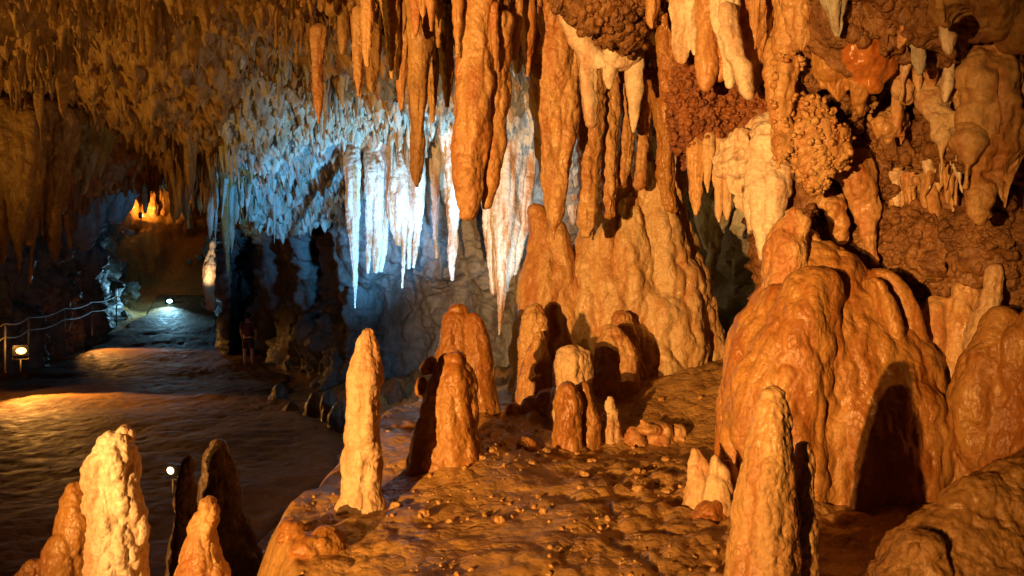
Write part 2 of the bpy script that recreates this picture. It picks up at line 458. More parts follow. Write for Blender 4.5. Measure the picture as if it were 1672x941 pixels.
tag(link('cave_wall', wm, M['grey']), 'grey limestone back wall washed in blue light', 'wall', kind='structure')

xs = [1240, 1262, 1290, 1360, 1460, 1560, 1672, 1850, 2150]
ys = [-200, 0, 100, 200, 300, 400, 520, 700, 900]
Zt = np.array([
    [13, 11.5, 8.6, 6.8, 6.4, 6.0, 5.6, 5.0, 4.0],
    [13, 11.5, 8.4, 7.0, 6.7, 6.3, 5.9, 5.2, 4.2],
    [13, 11.5, 8.3, 7.4, 7.3, 6.9, 6.3, 5.4, 4.4],
    [13, 11.5, 8.3, 7.7, 7.7, 7.2, 6.6, 5.6, 4.5],
    [13, 11.5, 8.5, 7.9, 7.9, 7.4, 6.8, 5.7, 4.5],
    [13, 11.5, 8.6, 8.1, 8.0, 7.5, 6.9, 5.7, 4.5],
    [13, 11.8, 8.8, 8.3, 8.2, 7.7, 7.1, 5.8, 4.5],
    [13, 12, 9.2, 8.6, 8.3, 7.8, 7.1, 5.8, 4.5],
    [13, 12, 9.4, 8.7, 8.3, 7.7, 6.9, 5.7, 4.4]])
wm = wall_sheet('rock_wall', xs, ys, Zt, 620, 620, [('fbm', .36, .9), ('lump', .38, 1.6), ('pop', .17, 4.2), ('pop', .085, 9), ('pop', .03, 18)], seed=9)
V, N = coords(wm), normals(wm)
ok = np.flatnonzero((vn(SZ(V, .7) * 1.1, 71) + .5 * vn(V * 3, 72) > -.25) & (V[:, 0] / V[:, 1] > .35) & (V[:, 0] / V[:, 1] < .72) & (np.abs(V[:, 2]) < 3.2))
i = RNG.choice(ok, 5200, replace=False)
W, T = knobs_vt(V[i], N[i], .016 * (.075 / .016) ** (RNG.random(len(i)) ** 1.6))
tag(link('cave_popcorn', mesh_np('cave_popcorn', W, np.zeros((0, 4)), T), M['popcorn']), 'countless rounded brown popcorn knobs crusting the right wall', 'cave popcorn', kind='stuff')
wm_right = wm
tag(link('rock_wall', wm, M['popcorn']), 'brown knobbly popcorn wall closing the cave to the right', 'wall', kind='structure')

# ---------------------------------------------------------------- flowstone masses
FLOW = [('fbm', .05, 1.4), ('flute', .12, 2.0), ('scal', .15, 3.4), ('scal', .07, 7), ('lump', .02, 14)]
thing('flowstone_mound', 'tall pale orange flowstone cone reaching up to the hanging columns', 'flowstone', M['gold'], [
    (12.6, [(1046, 690, 142), (1046, 600, 124), (1044, 520, 108), (1042, 440, 92), (1040, 370, 76), (1036, 312, 54), (1034, 276, 30)], .85),
    (12.3, [(978, 690, 66), (980, 560, 56), (978, 450, 42), (990, 370, 32), (1006, 304, 18)], .9),
    (12.2, [(1090, 690, 64), (1094, 560, 50), (1086, 430, 40), (1072, 340, 30), (1062, 284, 16)], .9),
    (12.1, [(1030, 690, 50), (1034, 560, 40), (1034, 430, 34), (1032, 340, 22)], 1),
    (12.5, [(1146, 680, 44), (1142, 560, 34), (1124, 450, 24), (1106, 370, 14)], 1),
    (12.4, [(1022, 300, 14), (1024, 286, 13)], 1), (12.3, [(1050, 292, 12), (1052, 278, 11)], 1), (12.6, [(1092, 340, 16), (1095, 300, 12), (1098, 262, 10)], 1),
    ], .022, FLOW)
thing('flowstone_mound', 'narrower dull orange flowstone shoulder left of the tall cone', 'flowstone', M['tan'], [
    (12.3, [(884, 690, 52), (882, 600, 46), (886, 500, 44), (893, 420, 34), (886, 370, 22), (880, 350, 15)], .9),
    (12.2, [(925, 680, 40), (925, 560, 36), (916, 460, 26), (912, 400, 20), (908, 372, 12)], .9)],
    .022, [('fbm', .05, 1.6), ('flute', .05, 4), ('scal', .05, 4.6), ('lump', .02, 10)])
DOME = [('fbm', .05, 1.4), ('scal', .055, 5.5), ('flute', .02, 3.0), ('scal', .035, 10), ('lump', .01, 20)]
thing('flowstone_dome', 'broad wet orange flowstone dome bearing a knobbly crown', 'flowstone', M['amber'], [
    (7.4, [(1370, 860, 200), (1370, 740, 196), (1368, 640, 184), (1362, 560, 158), (1350, 500, 120), (1342, 462, 75)], .72),
    (6.9, [(1280, 850, 84), (1280, 740, 86), (1284, 640, 84), (1300, 550, 72), (1322, 480, 44)], .8),
    (7.1, [(1215, 800, 34), (1212, 700, 36), (1218, 620, 34), (1240, 540, 30), (1268, 480, 20)], .9),
    (7.3, [(1500, 830, 60), (1490, 720, 56), (1470, 600, 46), (1440, 500, 34), (1428, 460, 20)], .9)],
    .015, DOME, smooth_it=60)
KNOB = [('fbm', .02, 4), ('lump', .045, 6.5), ('scal', .02, 12), ('fbm', .006, 30)]
thing('stalagmite', 'stacked amber knobs crowning the wet orange dome', 'stalagmite', M['tan'], [
    (7.25, [(1285, 470, 36), (1284, 430, 34), (1285, 400, 33), (1290, 372, 26)], 1),
    (7.2, [(1298, 385, 20), (1300, 362, 20), (1296, 350, 15)], 1),
    (7.4, [(1330, 460, 22), (1326, 415, 20), (1320, 388, 14)], 1),
    (7.45, [(1362, 455, 28), (1358, 430, 22), (1350, 412, 16)], 1)], .011, KNOB)
thing('flowstone_curtain', 'thin upright fin of flowstone on the dome\'s right flank', 'flowstone', M['amber'], [
    (7.0, [(1425, 462, 14), (1448, 520, 17), (1470, 600, 18), (1500, 680, 22), (1540, 750, 30), (1560, 810, 36)], 2.0),
    (7.15, [(1440, 450, 12), (1462, 480, 16), (1480, 540, 18), (1490, 580, 20)], 2)], .012, [('fbm', .03, 3), ('flute', .03, 6), ('lump', .012, 16)])
FOLD = [('fbm', .05, 2), ('flute', .05, 4.5), ('scal', .035, 7), ('lump', .012, 16)]
thing('flowstone_curtain', 'fluted brown flowstone folds between the dome and the pale vertical rib', 'flowstone', M['tan'], [
    (7.3, [(1530, 500, 20), (1520, 560, 34), (1528, 640, 40), (1545, 720, 38), (1560, 790, 30)], .9),
    (7.2, [(1575, 470, 20), (1570, 540, 26), (1560, 620, 28), (1552, 700, 22)], .9),
    (7.2, [(1500, 560, 16), (1505, 620, 22), (1518, 680, 20)], 1)], .014, FOLD)
thing('flowstone_curtain', 'pale vertical rib of flowstone running down the right wall', 'flowstone', M['cream'], [
    (6.85, [(1622, 440, 14), (1612, 500, 19), (1602, 560, 20), (1590, 620, 15), (1580, 660, 9)], 1.1)], .011, [('fbm', .03, 3), ('lump', .03, 9), ('fbm', .006, 25)])
thing('flowstone_curtain', 'bulging amber flowstone lobes at the far right edge', 'flowstone', M['amber'], [
    (6.7, [(1632, 530, 24), (1612, 590, 40), (1600, 660, 46), (1605, 730, 34), (1610, 760, 18)], .9),
    (6.5, [(1668, 560, 30), (1662, 640, 36), (1650, 710, 34), (1640, 750, 26)], .9),
    (6.4, [(1720, 540, 50), (1715, 640, 54), (1700, 740, 52), (1690, 800, 40)], .9)], .013, FOLD)
thing('boulder', 'low dark wet boulder filling the bottom right corner', 'boulder', M['wetmud'], [
    (5.3, [(1570, 1130, 240), (1570, 1000, 215), (1580, 915, 160), (1588, 855, 105), (1594, 826, 60)], .7),
    (5.0, [(1480, 1120, 90), (1478, 990, 80), (1490, 940, 62), (1500, 905, 40)], .8),
    (5.4, [(1690, 1100, 130), (1690, 930, 120), (1680, 830, 90)], .8)], .012, [('fbm', .05, 1.8), ('lump', .03, 4.5), ('lump', .015, 12), ('fbm', .01, 22)])

# ---------------------------------------------------------------- stalagmites
STG = [('fbm', .03, 3.5), ('lump', .04, 8), ('scal', .018, 16), ('fbm', .004, 40)]
def stg(label, mat, tubes, vox=.011, spec=STG, group=None, name='stalagmite', cat='stalagmite'):
    tubes = [(d, [(p[0], p[1], p[2] * (1.4 if k == 0 else 1.06 if k == 1 else 1)) for k, p in enumerate(pts)], ry) for d, pts, ry in tubes]
    return thing(name, label, cat, M[mat], tubes, vox, spec, group)
stg('thick pitted cream stalagmite in the bottom left corner, brightly lit', 'ivory', [
    (6.0, [(190, 1110, 58), (190, 1000, 45), (190, 900, 41), (187, 820, 41), (185, 770, 41), (186, 737, 35), (190, 722, 25)], .95)], .008,
    [('fbm', .02, 4), ('lump', .06, 7.5), ('pit', .08, 7), ('lump', .022, 18), ('fbm', .004, 45)])
stg('lumpy dark amber stalagmite behind the thick cream one', 'amber', [
    (6.35, [(126, 1090, 54), (128, 1000, 44), (130, 900, 38), (126, 830, 30), (122, 800, 18)], .9),
    (6.25, [(95, 1090, 60), (98, 1000, 44), (100, 920, 34), (104, 885, 22)], .9),
    (6.2, [(55, 1090, 60), (50, 1020, 50), (48, 960, 36), (52, 925, 16)], .9)], .008, [('fbm', .02, 4), ('lump', .025, 9), ('lump', .008, 22)])
stg('small lumpy tan stalagmite standing on the slope\'s left edge', 'tan', [
    (6.2, [(330, 960, 32), (330, 895, 26), (332, 860, 20), (342, 835, 15), (340, 822, 13)], 1)], .007, [('fbm', .015, 5), ('lump', .035, 10), ('fbm', .004, 40)])
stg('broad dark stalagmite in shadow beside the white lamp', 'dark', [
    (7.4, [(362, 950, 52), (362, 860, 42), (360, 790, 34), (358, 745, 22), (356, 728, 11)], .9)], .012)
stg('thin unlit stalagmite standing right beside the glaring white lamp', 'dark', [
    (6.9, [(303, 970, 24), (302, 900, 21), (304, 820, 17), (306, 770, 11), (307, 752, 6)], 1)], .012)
stg('tall slender cream stalagmite standing alone on the slope', 'cream', [
    (6.95, [(588, 870, 40), (590, 815, 31), (593, 740, 28), (597, 660, 26), (599, 600, 22), (600, 560, 16), (600, 545, 10)], .95)], .0075,
    [('fbm', .022, 4), ('lump', .03, 8), ('scal', .014, 16), ('fbm', .003, 45)])
stg('squat knobbly stalagmite half in the shadow of the tall slender one', 'amber', [
    (8.0, [(730, 800, 58), (730, 715, 51), (732, 660, 47), (737, 615, 36), (740, 592, 22)], .9),
    (8.1, [(690, 640, 9), (690, 625, 8)], 1), (8.1, [(702, 600, 9), (704, 592, 7)], 1)], .011,
    [('fbm', .02, 3.5), ('scal', .05, 7.5), ('lump', .015, 16)])
stg('twin topped smooth stalagmite standing behind the squat knobbly one', 'amber', [
    (10.6, [(748, 720, 40), (748, 640, 34), (746, 570, 29), (746, 525, 23), (747, 508, 14)], .9),
    (10.5, [(782, 720, 34), (782, 650, 28), (780, 580, 23), (776, 535, 17), (774, 520, 10)], .9)], .012, [('fbm', .025, 3), ('scal', .015, 8), ('lump', .007, 18)])
stg('leaning pair of fused stalagmites against the flowstone\'s left foot', 'tan', [
    (11.3, [(868, 700, 28), (868, 640, 25), (870, 570, 24), (872, 520, 19), (873, 506, 12)], .9),
    (11.0, [(872, 700, 30), (872, 640, 27), (876, 590, 21), (880, 558, 14), (881, 545, 8)], .9)], .012)
stg('round headed cream stalagmite between the fused pair and the cluster', 'cream', [
    (9.8, [(938, 720, 34), (937, 650, 33), (936, 610, 31), (934, 585, 24)], .9)], .011)
stg('wet amber stalagmite with a leaning shadowed twin', 'amber', [
    (8.9, [(926, 790, 28), (926, 745, 23), (930, 690, 23), (929, 655, 21), (928, 638, 15)], 1),
    (9.1, [(955, 770, 22), (958, 700, 19), (955, 660, 15), (952, 635, 11)], 1)], .009, [('fbm', .02, 4), ('lump', .03, 8), ('scal', .01, 20)])
stg('large tan stalagmite at the flowstone\'s foot, casting the broad shadow', 'tan', [
    (10.9, [(1010, 730, 46), (1010, 655, 42), (1008, 600, 37), (1003, 560, 28), (1000, 545, 18)], .9)], .011,
    [('fbm', .025, 3.5), ('scal', .035, 8), ('lump', .012, 18)])
stg('round cream knob peeping over the large tan stalagmite', 'tan', [
    (11.6, [(1022, 640, 30), (1020, 580, 26), (1016, 540, 20), (1015, 522, 14)], 1)], .012)
stg('warty cream stalagmite with a pebble like bud on its tip', 'cream', [
    (9.3, [(992, 790, 34), (992, 735, 30), (994, 700, 23), (997, 680, 14)], .9),
    (9.3, [(996, 680, 6), (996, 658, 6.5), (996, 650, 5)], 1),
    (9.2, [(982, 780, 12), (982, 740, 10), (984, 715, 6)], 1)], .008, [('fbm', .015, 5), ('lump', .03, 10), ('lump', .01, 24)])
stg('low lumpy row of fused cream stalagmites on the slope', 'tan', [
    (9.2, [(1040, 790, 30), (1042, 740, 24), (1036, 706, 10)], .9),
    (9.3, [(1072, 790, 34), (1074, 730, 30), (1078, 704, 18)], .9),
    (9.35, [(1108, 790, 30), (1110, 740, 26), (1108, 706, 14)], .9),
    (9.2, [(1058, 700, 12), (1054, 690, 8)], 1)], .01, [('fbm', .03, 4), ('lump', .045, 7), ('lump', .012, 18)])
stg('little round stalagmite casting a black shadow on the bare slope', 'amber', [
    (8.7, [(858, 790, 22), (860, 745, 19), (860, 728, 14)], 1)], .008)
stg('low double knob at the fused pair\'s foot', 'amber', [
    (10.2, [(868, 690, 24), (870, 664, 17)], 1), (10.2, [(892, 672, 22), (894, 650, 16)], 1), (10, [(838, 690, 16), (838, 668, 9)], 1)], .011)
stg('paired pointed cream stubs left of the big front stalagmite', 'cream', [
    (6.6, [(1148, 830, 26), (1144, 780, 20), (1138, 750, 12), (1136, 738, 7)], .9),
    (6.4, [(1172, 850, 26), (1172, 800, 22), (1172, 768, 14), (1170, 750, 6)], .9),
    (6.6, [(1196, 840, 22), (1192, 790, 17), (1186, 760, 10)], .9)], .008, [('fbm', .02, 4.5), ('lump', .03, 9), ('lump', .01, 22)])
stg('ball shaped brown stump at the big front stalagmite\'s foot', 'amber', [
    (6.3, [(1158, 900, 24), (1158, 850, 26), (1160, 835, 20)], 1)], .008, [('fbm', .015, 6), ('lump', .02, 14)])
stg('big wet mottled stalagmite in the right foreground with a side lobe', 'tan', [
    (4.6, [(1238, 1180, 84), (1240, 1000, 66), (1245, 900, 57), (1251, 810, 49), (1256, 740, 42), (1260, 695, 36), (1261, 662, 28), (1262, 648, 19)], .9),
    (4.75, [(1290, 1180, 40), (1294, 960, 36), (1302, 860, 26), (1310, 790, 19), (1312, 745, 13), (1312, 730, 9)], .9)], .007,
    [('fbm', .018, 4), ('flute', .02, 8), ('lump', .014, 13), ('lump', .006, 30), ('fbm', .003, 50)])

# ---------------------------------------------------------------- stalactites with their own shape
STC = [('fbm', .035, 3), ('flute', .06, 7), ('lump', .016, 12), ('fbm', .004, 35)]
def stc(label, mat, tubes, vox=.012, spec=STC, group=None, name='stalactite', cat='stalactite', **kw):
    return thing(name, label, cat, M[mat], tubes, vox, spec, group, **kw)
stc('broad blunt tan stalactite like a hanging club, the thickest in the middle', 'tan', [
    (9.4, [(784, -60, 40), (782, 30, 26), (778, 110, 29), (772, 180, 28), (768, 250, 26), (766, 310, 21), (765, 345, 14)], .9),
    (9.55, [(812, 40, 22), (811, 150, 19), (806, 230, 18), (800, 300, 15), (796, 335, 8)], .9)], .011,
    [('fbm', .03, 3), ('scal', .04, 6.5), ('flute', .05, 6), ('lump', .012, 16)])
stc('long plain brown stalactite left of the hanging club', 'brown', [
    (9.6, [(690, -40, 34), (686, 60, 22), (683, 150, 15), (681, 230, 11), (680, 285, 9), (680, 303, 4)], .9)], .01, [('fbm', .02, 3), ('flute', .015, 9), ('lump', .008, 16)])
stc('twisted root like stalactite whose tip touches the flowstone shoulder', 'tan', [
    (10.6, [(905, -40, 70), (902, 90, 46), (900, 170, 34), (904, 250, 26), (906, 320, 18), (905, 370, 9), (905, 393, 3)], .9),
    (10.5, [(885, 20, 24), (882, 110, 18), (886, 190, 15), (894, 260, 10)], 1),
    (10.5, [(930, 60, 20), (928, 160, 16), (922, 250, 12), (914, 320, 9)], 1)], .012,
    [('fbm', .035, 3), ('flute', .06, 6), ('lump', .015, 14)])
stc('pale draped curtain sagging between the root like stalactite and the thick column', 'ivory', [
    (9.7, [(915, -20, 26), (945, 60, 22), (975, 100, 20), (1000, 112, 20), (1030, 90, 18), (1050, 40, 20), (1070, -30, 24)], .5),
    (9.75, [(950, 40, 18), (958, 110, 16), (962, 160, 12), (966, 200, 8)], .8),
    (9.7, [(1000, 80, 15), (996, 120, 9), (995, 142, 3)], .8),
    (9.8, [(1040, 40, 18), (1038, 120, 13), (1036, 180, 9), (1035, 215, 3)], .8)], .012, [('fbm', .03, 3), ('flute', .03, 7), ('lump', .008, 16)], name='drapery', cat='drapery')
stc('fat ribbed column joining the ceiling and the flowstone cone', 'tan', [
    (11.0, [(975, 20, 40), (968, 120, 24), (964, 200, 21), (962, 270, 19), (960, 330, 16), (958, 380, 12)], 1)], .011,
    [('fbm', .025, 3), ('ring', .012, 30), ('lump', .02, 9), ('flute', .02, 8)], name='column', cat='column')
stc('thin pitted column right beside the fat ribbed one', 'tan', [
    (11.2, [(992, 60, 22), (994, 160, 14), (996, 240, 13), (994, 310, 12), (994, 350, 10)], 1)], .011, name='column', cat='column')
stc('third slimmer column on the flowstone cone\'s left crest', 'tan', [
    (11.4, [(1022, 100, 18), (1024, 180, 12), (1020, 250, 11), (1016, 300, 10)], 1)], .011, name='column', cat='column')
stc('short column on the flowstone cone\'s peak', 'tan', [
    (11.6, [(1045, 130, 18), (1050, 200, 11), (1046, 260, 10), (1045, 300, 10)], 1)], .011, name='column', cat='column')
stc('bent column rising from the flowstone cone\'s right crest', 'amber', [
    (11.5, [(1075, 120, 26), (1082, 190, 16), (1086, 250, 14), (1090, 300, 12), (1096, 340, 10)], 1)], .011, name='column', cat='column')
stc('broad brown hanging blade in shadow between curtain and black hole', 'amber', [
    (9.3, [(1098, -20, 30), (1096, 80, 22), (1092, 150, 17), (1090, 190, 9), (1090, 208, 3)], .5)], .011, name='drapery', cat='drapery')
stc('ragged cream sheet hanging beside the black hole', 'ivory', [
    (8.4, [(1128, -60, 36), (1120, 20, 26), (1112, 70, 20), (1110, 98, 10)], .45), (8.35, [(1135, -20, 20), (1134, 50, 12), (1134, 88, 4)], .6)], .01, name='drapery', cat='drapery')
stc('cream dagger stalactite, leftmost of the two crossing ones', 'ivory', [
    (7.9, [(1180, -30, 26), (1184, 60, 16), (1190, 105, 10), (1191, 138, 3)], .8)], .009)
stc('long slanting cream stalactite crossing the dagger like one', 'ivory', [
    (7.7, [(1190, 20, 12), (1200, 80, 11), (1215, 130, 8), (1224, 157, 3)], .8)], .009)
stc('wide yellowish fluted drapery behind the two crossing stalactites', 'tan', [
    (8.1, [(1230, -60, 44), (1228, 30, 36), (1228, 90, 26), (1228, 130, 13), (1226, 150, 5)], .7), (8.15, [(1160, -20, 24), (1155, 60, 20), (1152, 120, 14), (1152, 142, 5)], .7),
    (8.2, [(1195, -60, 40), (1190, 40, 32), (1180, 100, 20), (1178, 125, 8)], .6)], .01, [('fbm', .03, 3.5), ('flute', .05, 8), ('lump', .015, 14)], name='drapery', cat='drapery')
stc('thick blunt orange stalactite at the top edge right of the fluted drapery', 'tan', [
    (7.0, [(1300, -80, 36), (1302, 10, 27), (1306, 60, 17), (1308, 82, 8)], .9)], .009)
stc('grey tipped stalactite hanging from the top edge above the glossy orange lump', 'pale', [
    (6.6, [(1362, -80, 30), (1364, 0, 16), (1366, 38, 10), (1367, 57, 4)], .9)], .008)
stc('slim pale stalactite right of the glossy orange lump', 'ivory', [
    (6.7, [(1446, -60, 18), (1447, 20, 11), (1446, 55, 6), (1446, 68, 2)], .9)], .008)
stc('knotted grey and orange stalactite hanging free right of the slim pale one', 'pale', [
    (6.5, [(1482, -60, 24), (1486, 20, 16), (1496, 70, 11), (1501, 105, 7), (1502, 118, 3)], .9)], .008, [('fbm', .03, 4), ('lump', .03, 9), ('lump', .01, 20)])
stc('glossy red orange calcite lump bulging from the upper right wall', 'glossy', [
    (6.9, [(1405, 40, 30), (1408, 80, 34), (1416, 112, 32), (1420, 135, 22)], .8), (6.9, [(1440, 70, 20), (1438, 110, 22), (1430, 130, 18)], .8)], .01, [('fbm', .04, 3.5), ('lump', .03, 6), ('lump', .008, 16)], name='flowstone_lump', cat='flowstone')
stc('yellow orange drip folds under the glossy red orange lump', 'amber', [
    (7.05, [(1352, 70, 30), (1360, 120, 24), (1368, 150, 15), (1370, 166, 5)], .8), (6.95, [(1400, 120, 22), (1402, 160, 12), (1405, 182, 4)], .8),
    (7.1, [(1330, 60, 16), (1338, 110, 14), (1350, 140, 10)], .8)], .01, [('fbm', .04, 3.5), ('flute', .03, 8), ('lump', .02, 10)], name='drapery', cat='drapery')
stc('warty cream knob alone on the dark upper right wall', 'cream', [
    (7.0, [(1472, 138, 12), (1476, 150, 15), (1480, 158, 12)], 1)], .008, [('lump', .05, 9), ('lump', .015, 22)], name='flowstone_lump', cat='flowstone')
stc('wide ochre flowstone slab with drip tips on the upper right wall', 'tan', [
    (6.25, [(1606, -60, 34, .5), (1610, 40, 34, .25), (1612, 110, 36), (1612, 170, 40), (1612, 240, 30), (1606, 310, 18), (1600, 345, 7), (1599, 360, 2)], .55),
    (6.2, [(1656, -60, 34, .5), (1654, 40, 32, .2), (1650, 110, 34), (1652, 200, 34), (1648, 270, 24), (1642, 320, 10), (1640, 340, 3)], .6),
    (6.2, [(1592, 80, 12, .4), (1585, 180, 10, .1), (1580, 270, 8), (1577, 305, 3)], 1)], .009, [('fbm', .07, 2.5), ('flute', .09, 5), ('pit', .12, 6), ('lump', .025, 11)], name='hanging_flowstone', cat='flowstone')
stc('three toothed cream drip cluster left of the wide ochre slab', 'cream', [
    (6.7, [(1500, 90, 18, .8), (1522, 150, 20, .25), (1540, 215, 17), (1550, 245, 9), (1552, 272, 2)], .7), (6.7, [(1505, 140, 16, .6), (1520, 180, 12, .1), (1524, 210, 7), (1526, 225, 3)], .8), (6.65, [(1520, 110, 14, .8), (1546, 180, 13, .1), (1558, 240, 7), (1562, 265, 2)], .8)], .008, name='drapery', cat='drapery')
stc('lumpy ochre rock overhang at the top right corner', 'brown', [
    (5.6, [(1560, -60, 60), (1556, 10, 46), (1552, 34, 26)], .9), (5.4, [(1625, -60, 80), (1625, 10, 60), (1620, 40, 32)], .9), (5.4, [(1700, -60, 70), (1690, 30, 52)], .9)], .012,
    [('fbm', .08, 2), ('lump', .06, 5), ('pit', .06, 6), ('lump', .015, 14)], name='rock_overhang', cat='rock')
stc('bushy ochre coral lump on the right wall above the crowned dome', 'tan', [
    (7.4, [(1320, 180, 30), (1330, 230, 48), (1335, 270, 44), (1335, 300, 24)], .8), (7.3, [(1288, 110, 20), (1278, 180, 15), (1274, 240, 10), (1270, 275, 4)], .8)], .012,
    [('fbm', .06, 3), ('pop', .05, 9), ('flute', .05, 6), ('lump', .015, 16)], name='flowstone_lump', cat='flowstone', buds=(260, .012, .035))
stc('dark coral covered boulder hanging from the ceiling above the draped curtain', 'popcorn', [
    (9.4, [(1005, -120, 130), (1008, -20, 104), (1010, 30, 70), (1010, 55, 40)], .8), (9.2, [(950, -80, 60), (950, 0, 40), (955, 40, 20)], .8)], .016,
    [('fbm', .08, 2), ('pop', .09, 6), ('pop', .035, 14)], name='hanging_boulder', cat='boulder', buds=(700, .02, .06))
stc('rust red coral mass hanging right of the draped curtain', 'rust', [
    (8.8, [(1150, 120, 50), (1150, 190, 54), (1145, 235, 40), (1140, 262, 18)], .8), (8.7, [(1215, 120, 46), (1215, 190, 46), (1210, 230, 34), (1205, 262, 14)], .8)], .014,
    [('fbm', .07, 2.5), ('pop', .08, 7), ('pop', .03, 16)], name='hanging_boulder', cat='boulder', buds=(900, .015, .05))
for lab, mat, tb in [
    ('broad golden flowstone sheet at the top edge between two blunt stalactites', 'tan', [(7.5, [(1335, -120, 46), (1338, -10, 40), (1340, 50, 28), (1344, 90, 14), (1346, 112, 4)], .5), (7.5, [(1300, -100, 30, .2), (1290, 20, 26), (1284, 80, 14), (1280, 112, 5)], .5)]),
    ('ochre flowstone sheet behind the grey tipped stalactite', 'amber', [(7.2, [(1400, -120, 56), (1402, -20, 48), (1408, 30, 34), (1412, 58, 14)], .5)]),
    ('long ribbed tan drapery running down above the pale pendant', 'tan', [(7.9, [(1275, 20, 30, .3), (1278, 100, 24), (1276, 170, 18), (1272, 230, 13), (1268, 268, 5)], .7), (8.0, [(1300, 60, 26, .3), (1300, 140, 22), (1296, 210, 16), (1290, 262, 6)], .7)]),
    ('knotty golden ribs hanging left of the wide ochre slab', 'tan', [(6.9, [(1560, 20, 26, .5), (1556, 100, 20, .1), (1560, 150, 14), (1566, 190, 5)], .8), (6.95, [(1528, 10, 20, .5), (1522, 70, 16, .1), (1516, 120, 8)], .8)]),
    ('short toothed golden drapery on the wall\'s middle below the warty knob', 'tan', [(7.3, [(1450, 170, 18, .5), (1452, 205, 16), (1452, 232, 5)], .8), (7.3, [(1468, 180, 14, .5), (1470, 214, 10), (1471, 236, 3)], .8), (7.3, [(1430, 170, 14, .5), (1432, 200, 10), (1433, 226, 3)], .8)]),
    ('ochre flowstone lobe running down the wall toward the dome\'s crown', 'tan', [(7.75, [(1385, 210, 26, .5), (1400, 280, 26), (1410, 330, 22), (1420, 385, 14), (1430, 430, 8)], .7), (7.8, [(1350, 290, 20, .5), (1362, 340, 18), (1374, 390, 12)], .8)])]:
    stc(lab, mat, tb, .011, [('fbm', .05, 3), ('flute', .07, 6), ('scal', .025, 10), ('lump', .015, 16)], name='drapery', cat='drapery')
for k, (x, y0, y1, w, d) in enumerate([(1137, 255, 353, 15, 8.6), (1155, 258, 318, 8, 8.5), (1170, 268, 318, 8, 8.5), (1174, 290, 366, 7, 8.45), (1187, 295, 362, 8, 8.4), (1223, 330, 384, 4, 8.2)]):
    stc(['stout orange stalactite left under the rust red mass', 'short pale tooth beside the stout orange stalactite', 'second short pale tooth under the rust red mass', 'thin icicle like stalactite over the dark right gap',
         'pointed tooth hanging over the dark right gap\'s middle', 'needle thin stalactite left of the large pale pendant'][k], 'tan' if k == 0 else 'cream',
        [(d, [(x + 6, y0 - 110, w * 1.6, .5), (x + 2, y0 - 30, w * 1.3, .1), (x + 1, y0 + 10, w), (x, y0 + .65 * (y1 - y0), w * .7), (x, y1 - 4, w * .25)], .9)], .008, [('fbm', .012, 6), ('flute', .01, 12)])
stc('large pale pendant over the gap left of the crowned dome', 'ivory', [
    (8.0, [(1262, 150, 34, .9), (1252, 230, 30, .3), (1246, 310, 22), (1245, 350, 17), (1246, 390, 9), (1246, 418, 3)], .8), (8.05, [(1228, 320, 12), (1226, 350, 8), (1226, 372, 3)], 1), (7.9, [(1285, 170, 24, .8), (1274, 250, 22, .2), (1270, 310, 18), (1262, 350, 12), (1258, 375, 5)], .8)], .01)
stc('pale lacework crust above the large pale pendant', 'ivory', [
    (8.3, [(1215, 225, 26), (1214, 265, 28), (1212, 300, 22), (1212, 330, 10)], .7), (8.1, [(1262, 220, 30), (1256, 260, 30), (1250, 290, 24)], .7), (8.4, [(1190, 240, 16), (1192, 275, 18), (1196, 305, 10)], .7)], .011,
    [('fbm', .05, 4), ('pop', .06, 9), ('pit', .1, 9), ('lump', .015, 18)], name='flowstone_crust', cat='flowstone')

# the small ones above the club: orange pencils and daggers
mid = [(690, -40, 42, 7, 9.0, 'orange pencil stalactite beside the black ceiling hole'), (704, -40, 52, 9, 8.9, 'paler orange dagger right of the pencil by the black hole'), (678, 5, 62, 9, 9.2, 'waxy orange lump stalactite under the black ceiling hole'),
       (716, 20, 78, 6, 9.4, 'grey brown spike between the dagger and the long twin tubes'), (747, -60, 95, 9, 9.2, 'left one of the two long orange tubes over the club'), (762, -60, 102, 10, 9.3, 'right one of the two long orange tubes over the club'),
       (778, -30, 70, 8, 9.5, 'short fluted orange stalactite just right of the twin tubes'), (809, 50, 118, 6, 9.3, 'slim orange stalactite hanging in front of the shadowed blade'), (815, -60, 76, 20, 9.6, 'dark red brown blade in shadow above the club'),
       (840, -60, 100, 16, 9.8, 'pale ridged stalactite right of the shadowed blade'), (862, -40, 128, 14, 10.0, 'knotty stalactite left of the root like one'), (730, 60, 175, 13, 10.2, 'brown stalactite between the long plain one and the club'),
       (706, 40, 200, 14, 10.3, 'broad dull brown stalactite behind the long plain one'), (655, 60, 180, 12, 10.4, 'dull orange stalactite left of the long plain one'), (640, 40, 130, 10, 10.2, 'orange spur at the ceiling left of the long plain one'),
       (585, 60, 160, 9, 10.8, 'orange spike hanging before the blue lit fringe'), (520, 90, 205, 9, 11.5, 'isolated orange spike in front of the middle blue fringe'), (600, -30, 110, 12, 9.6, 'stout orange stalactite near the top edge left of the black hole')]
for x, y0, y1, w, d, lab in mid:
    stc(lab, 'brown' if 'brown' in lab else 'amber' if 'dark' in lab else 'tan', [(d, [(x + random.uniform(-4, 4), y0 - 40, w * 1.5), (x + random.uniform(-2, 2), y0 + 10, w), (x, y0 + .6 * (y1 - y0), w * .72), (x, y1 - 3, w * .22)], .9)], .009, [('fbm', .016, 5), ('flute', .018, 11), ('lump', .008, 16)])

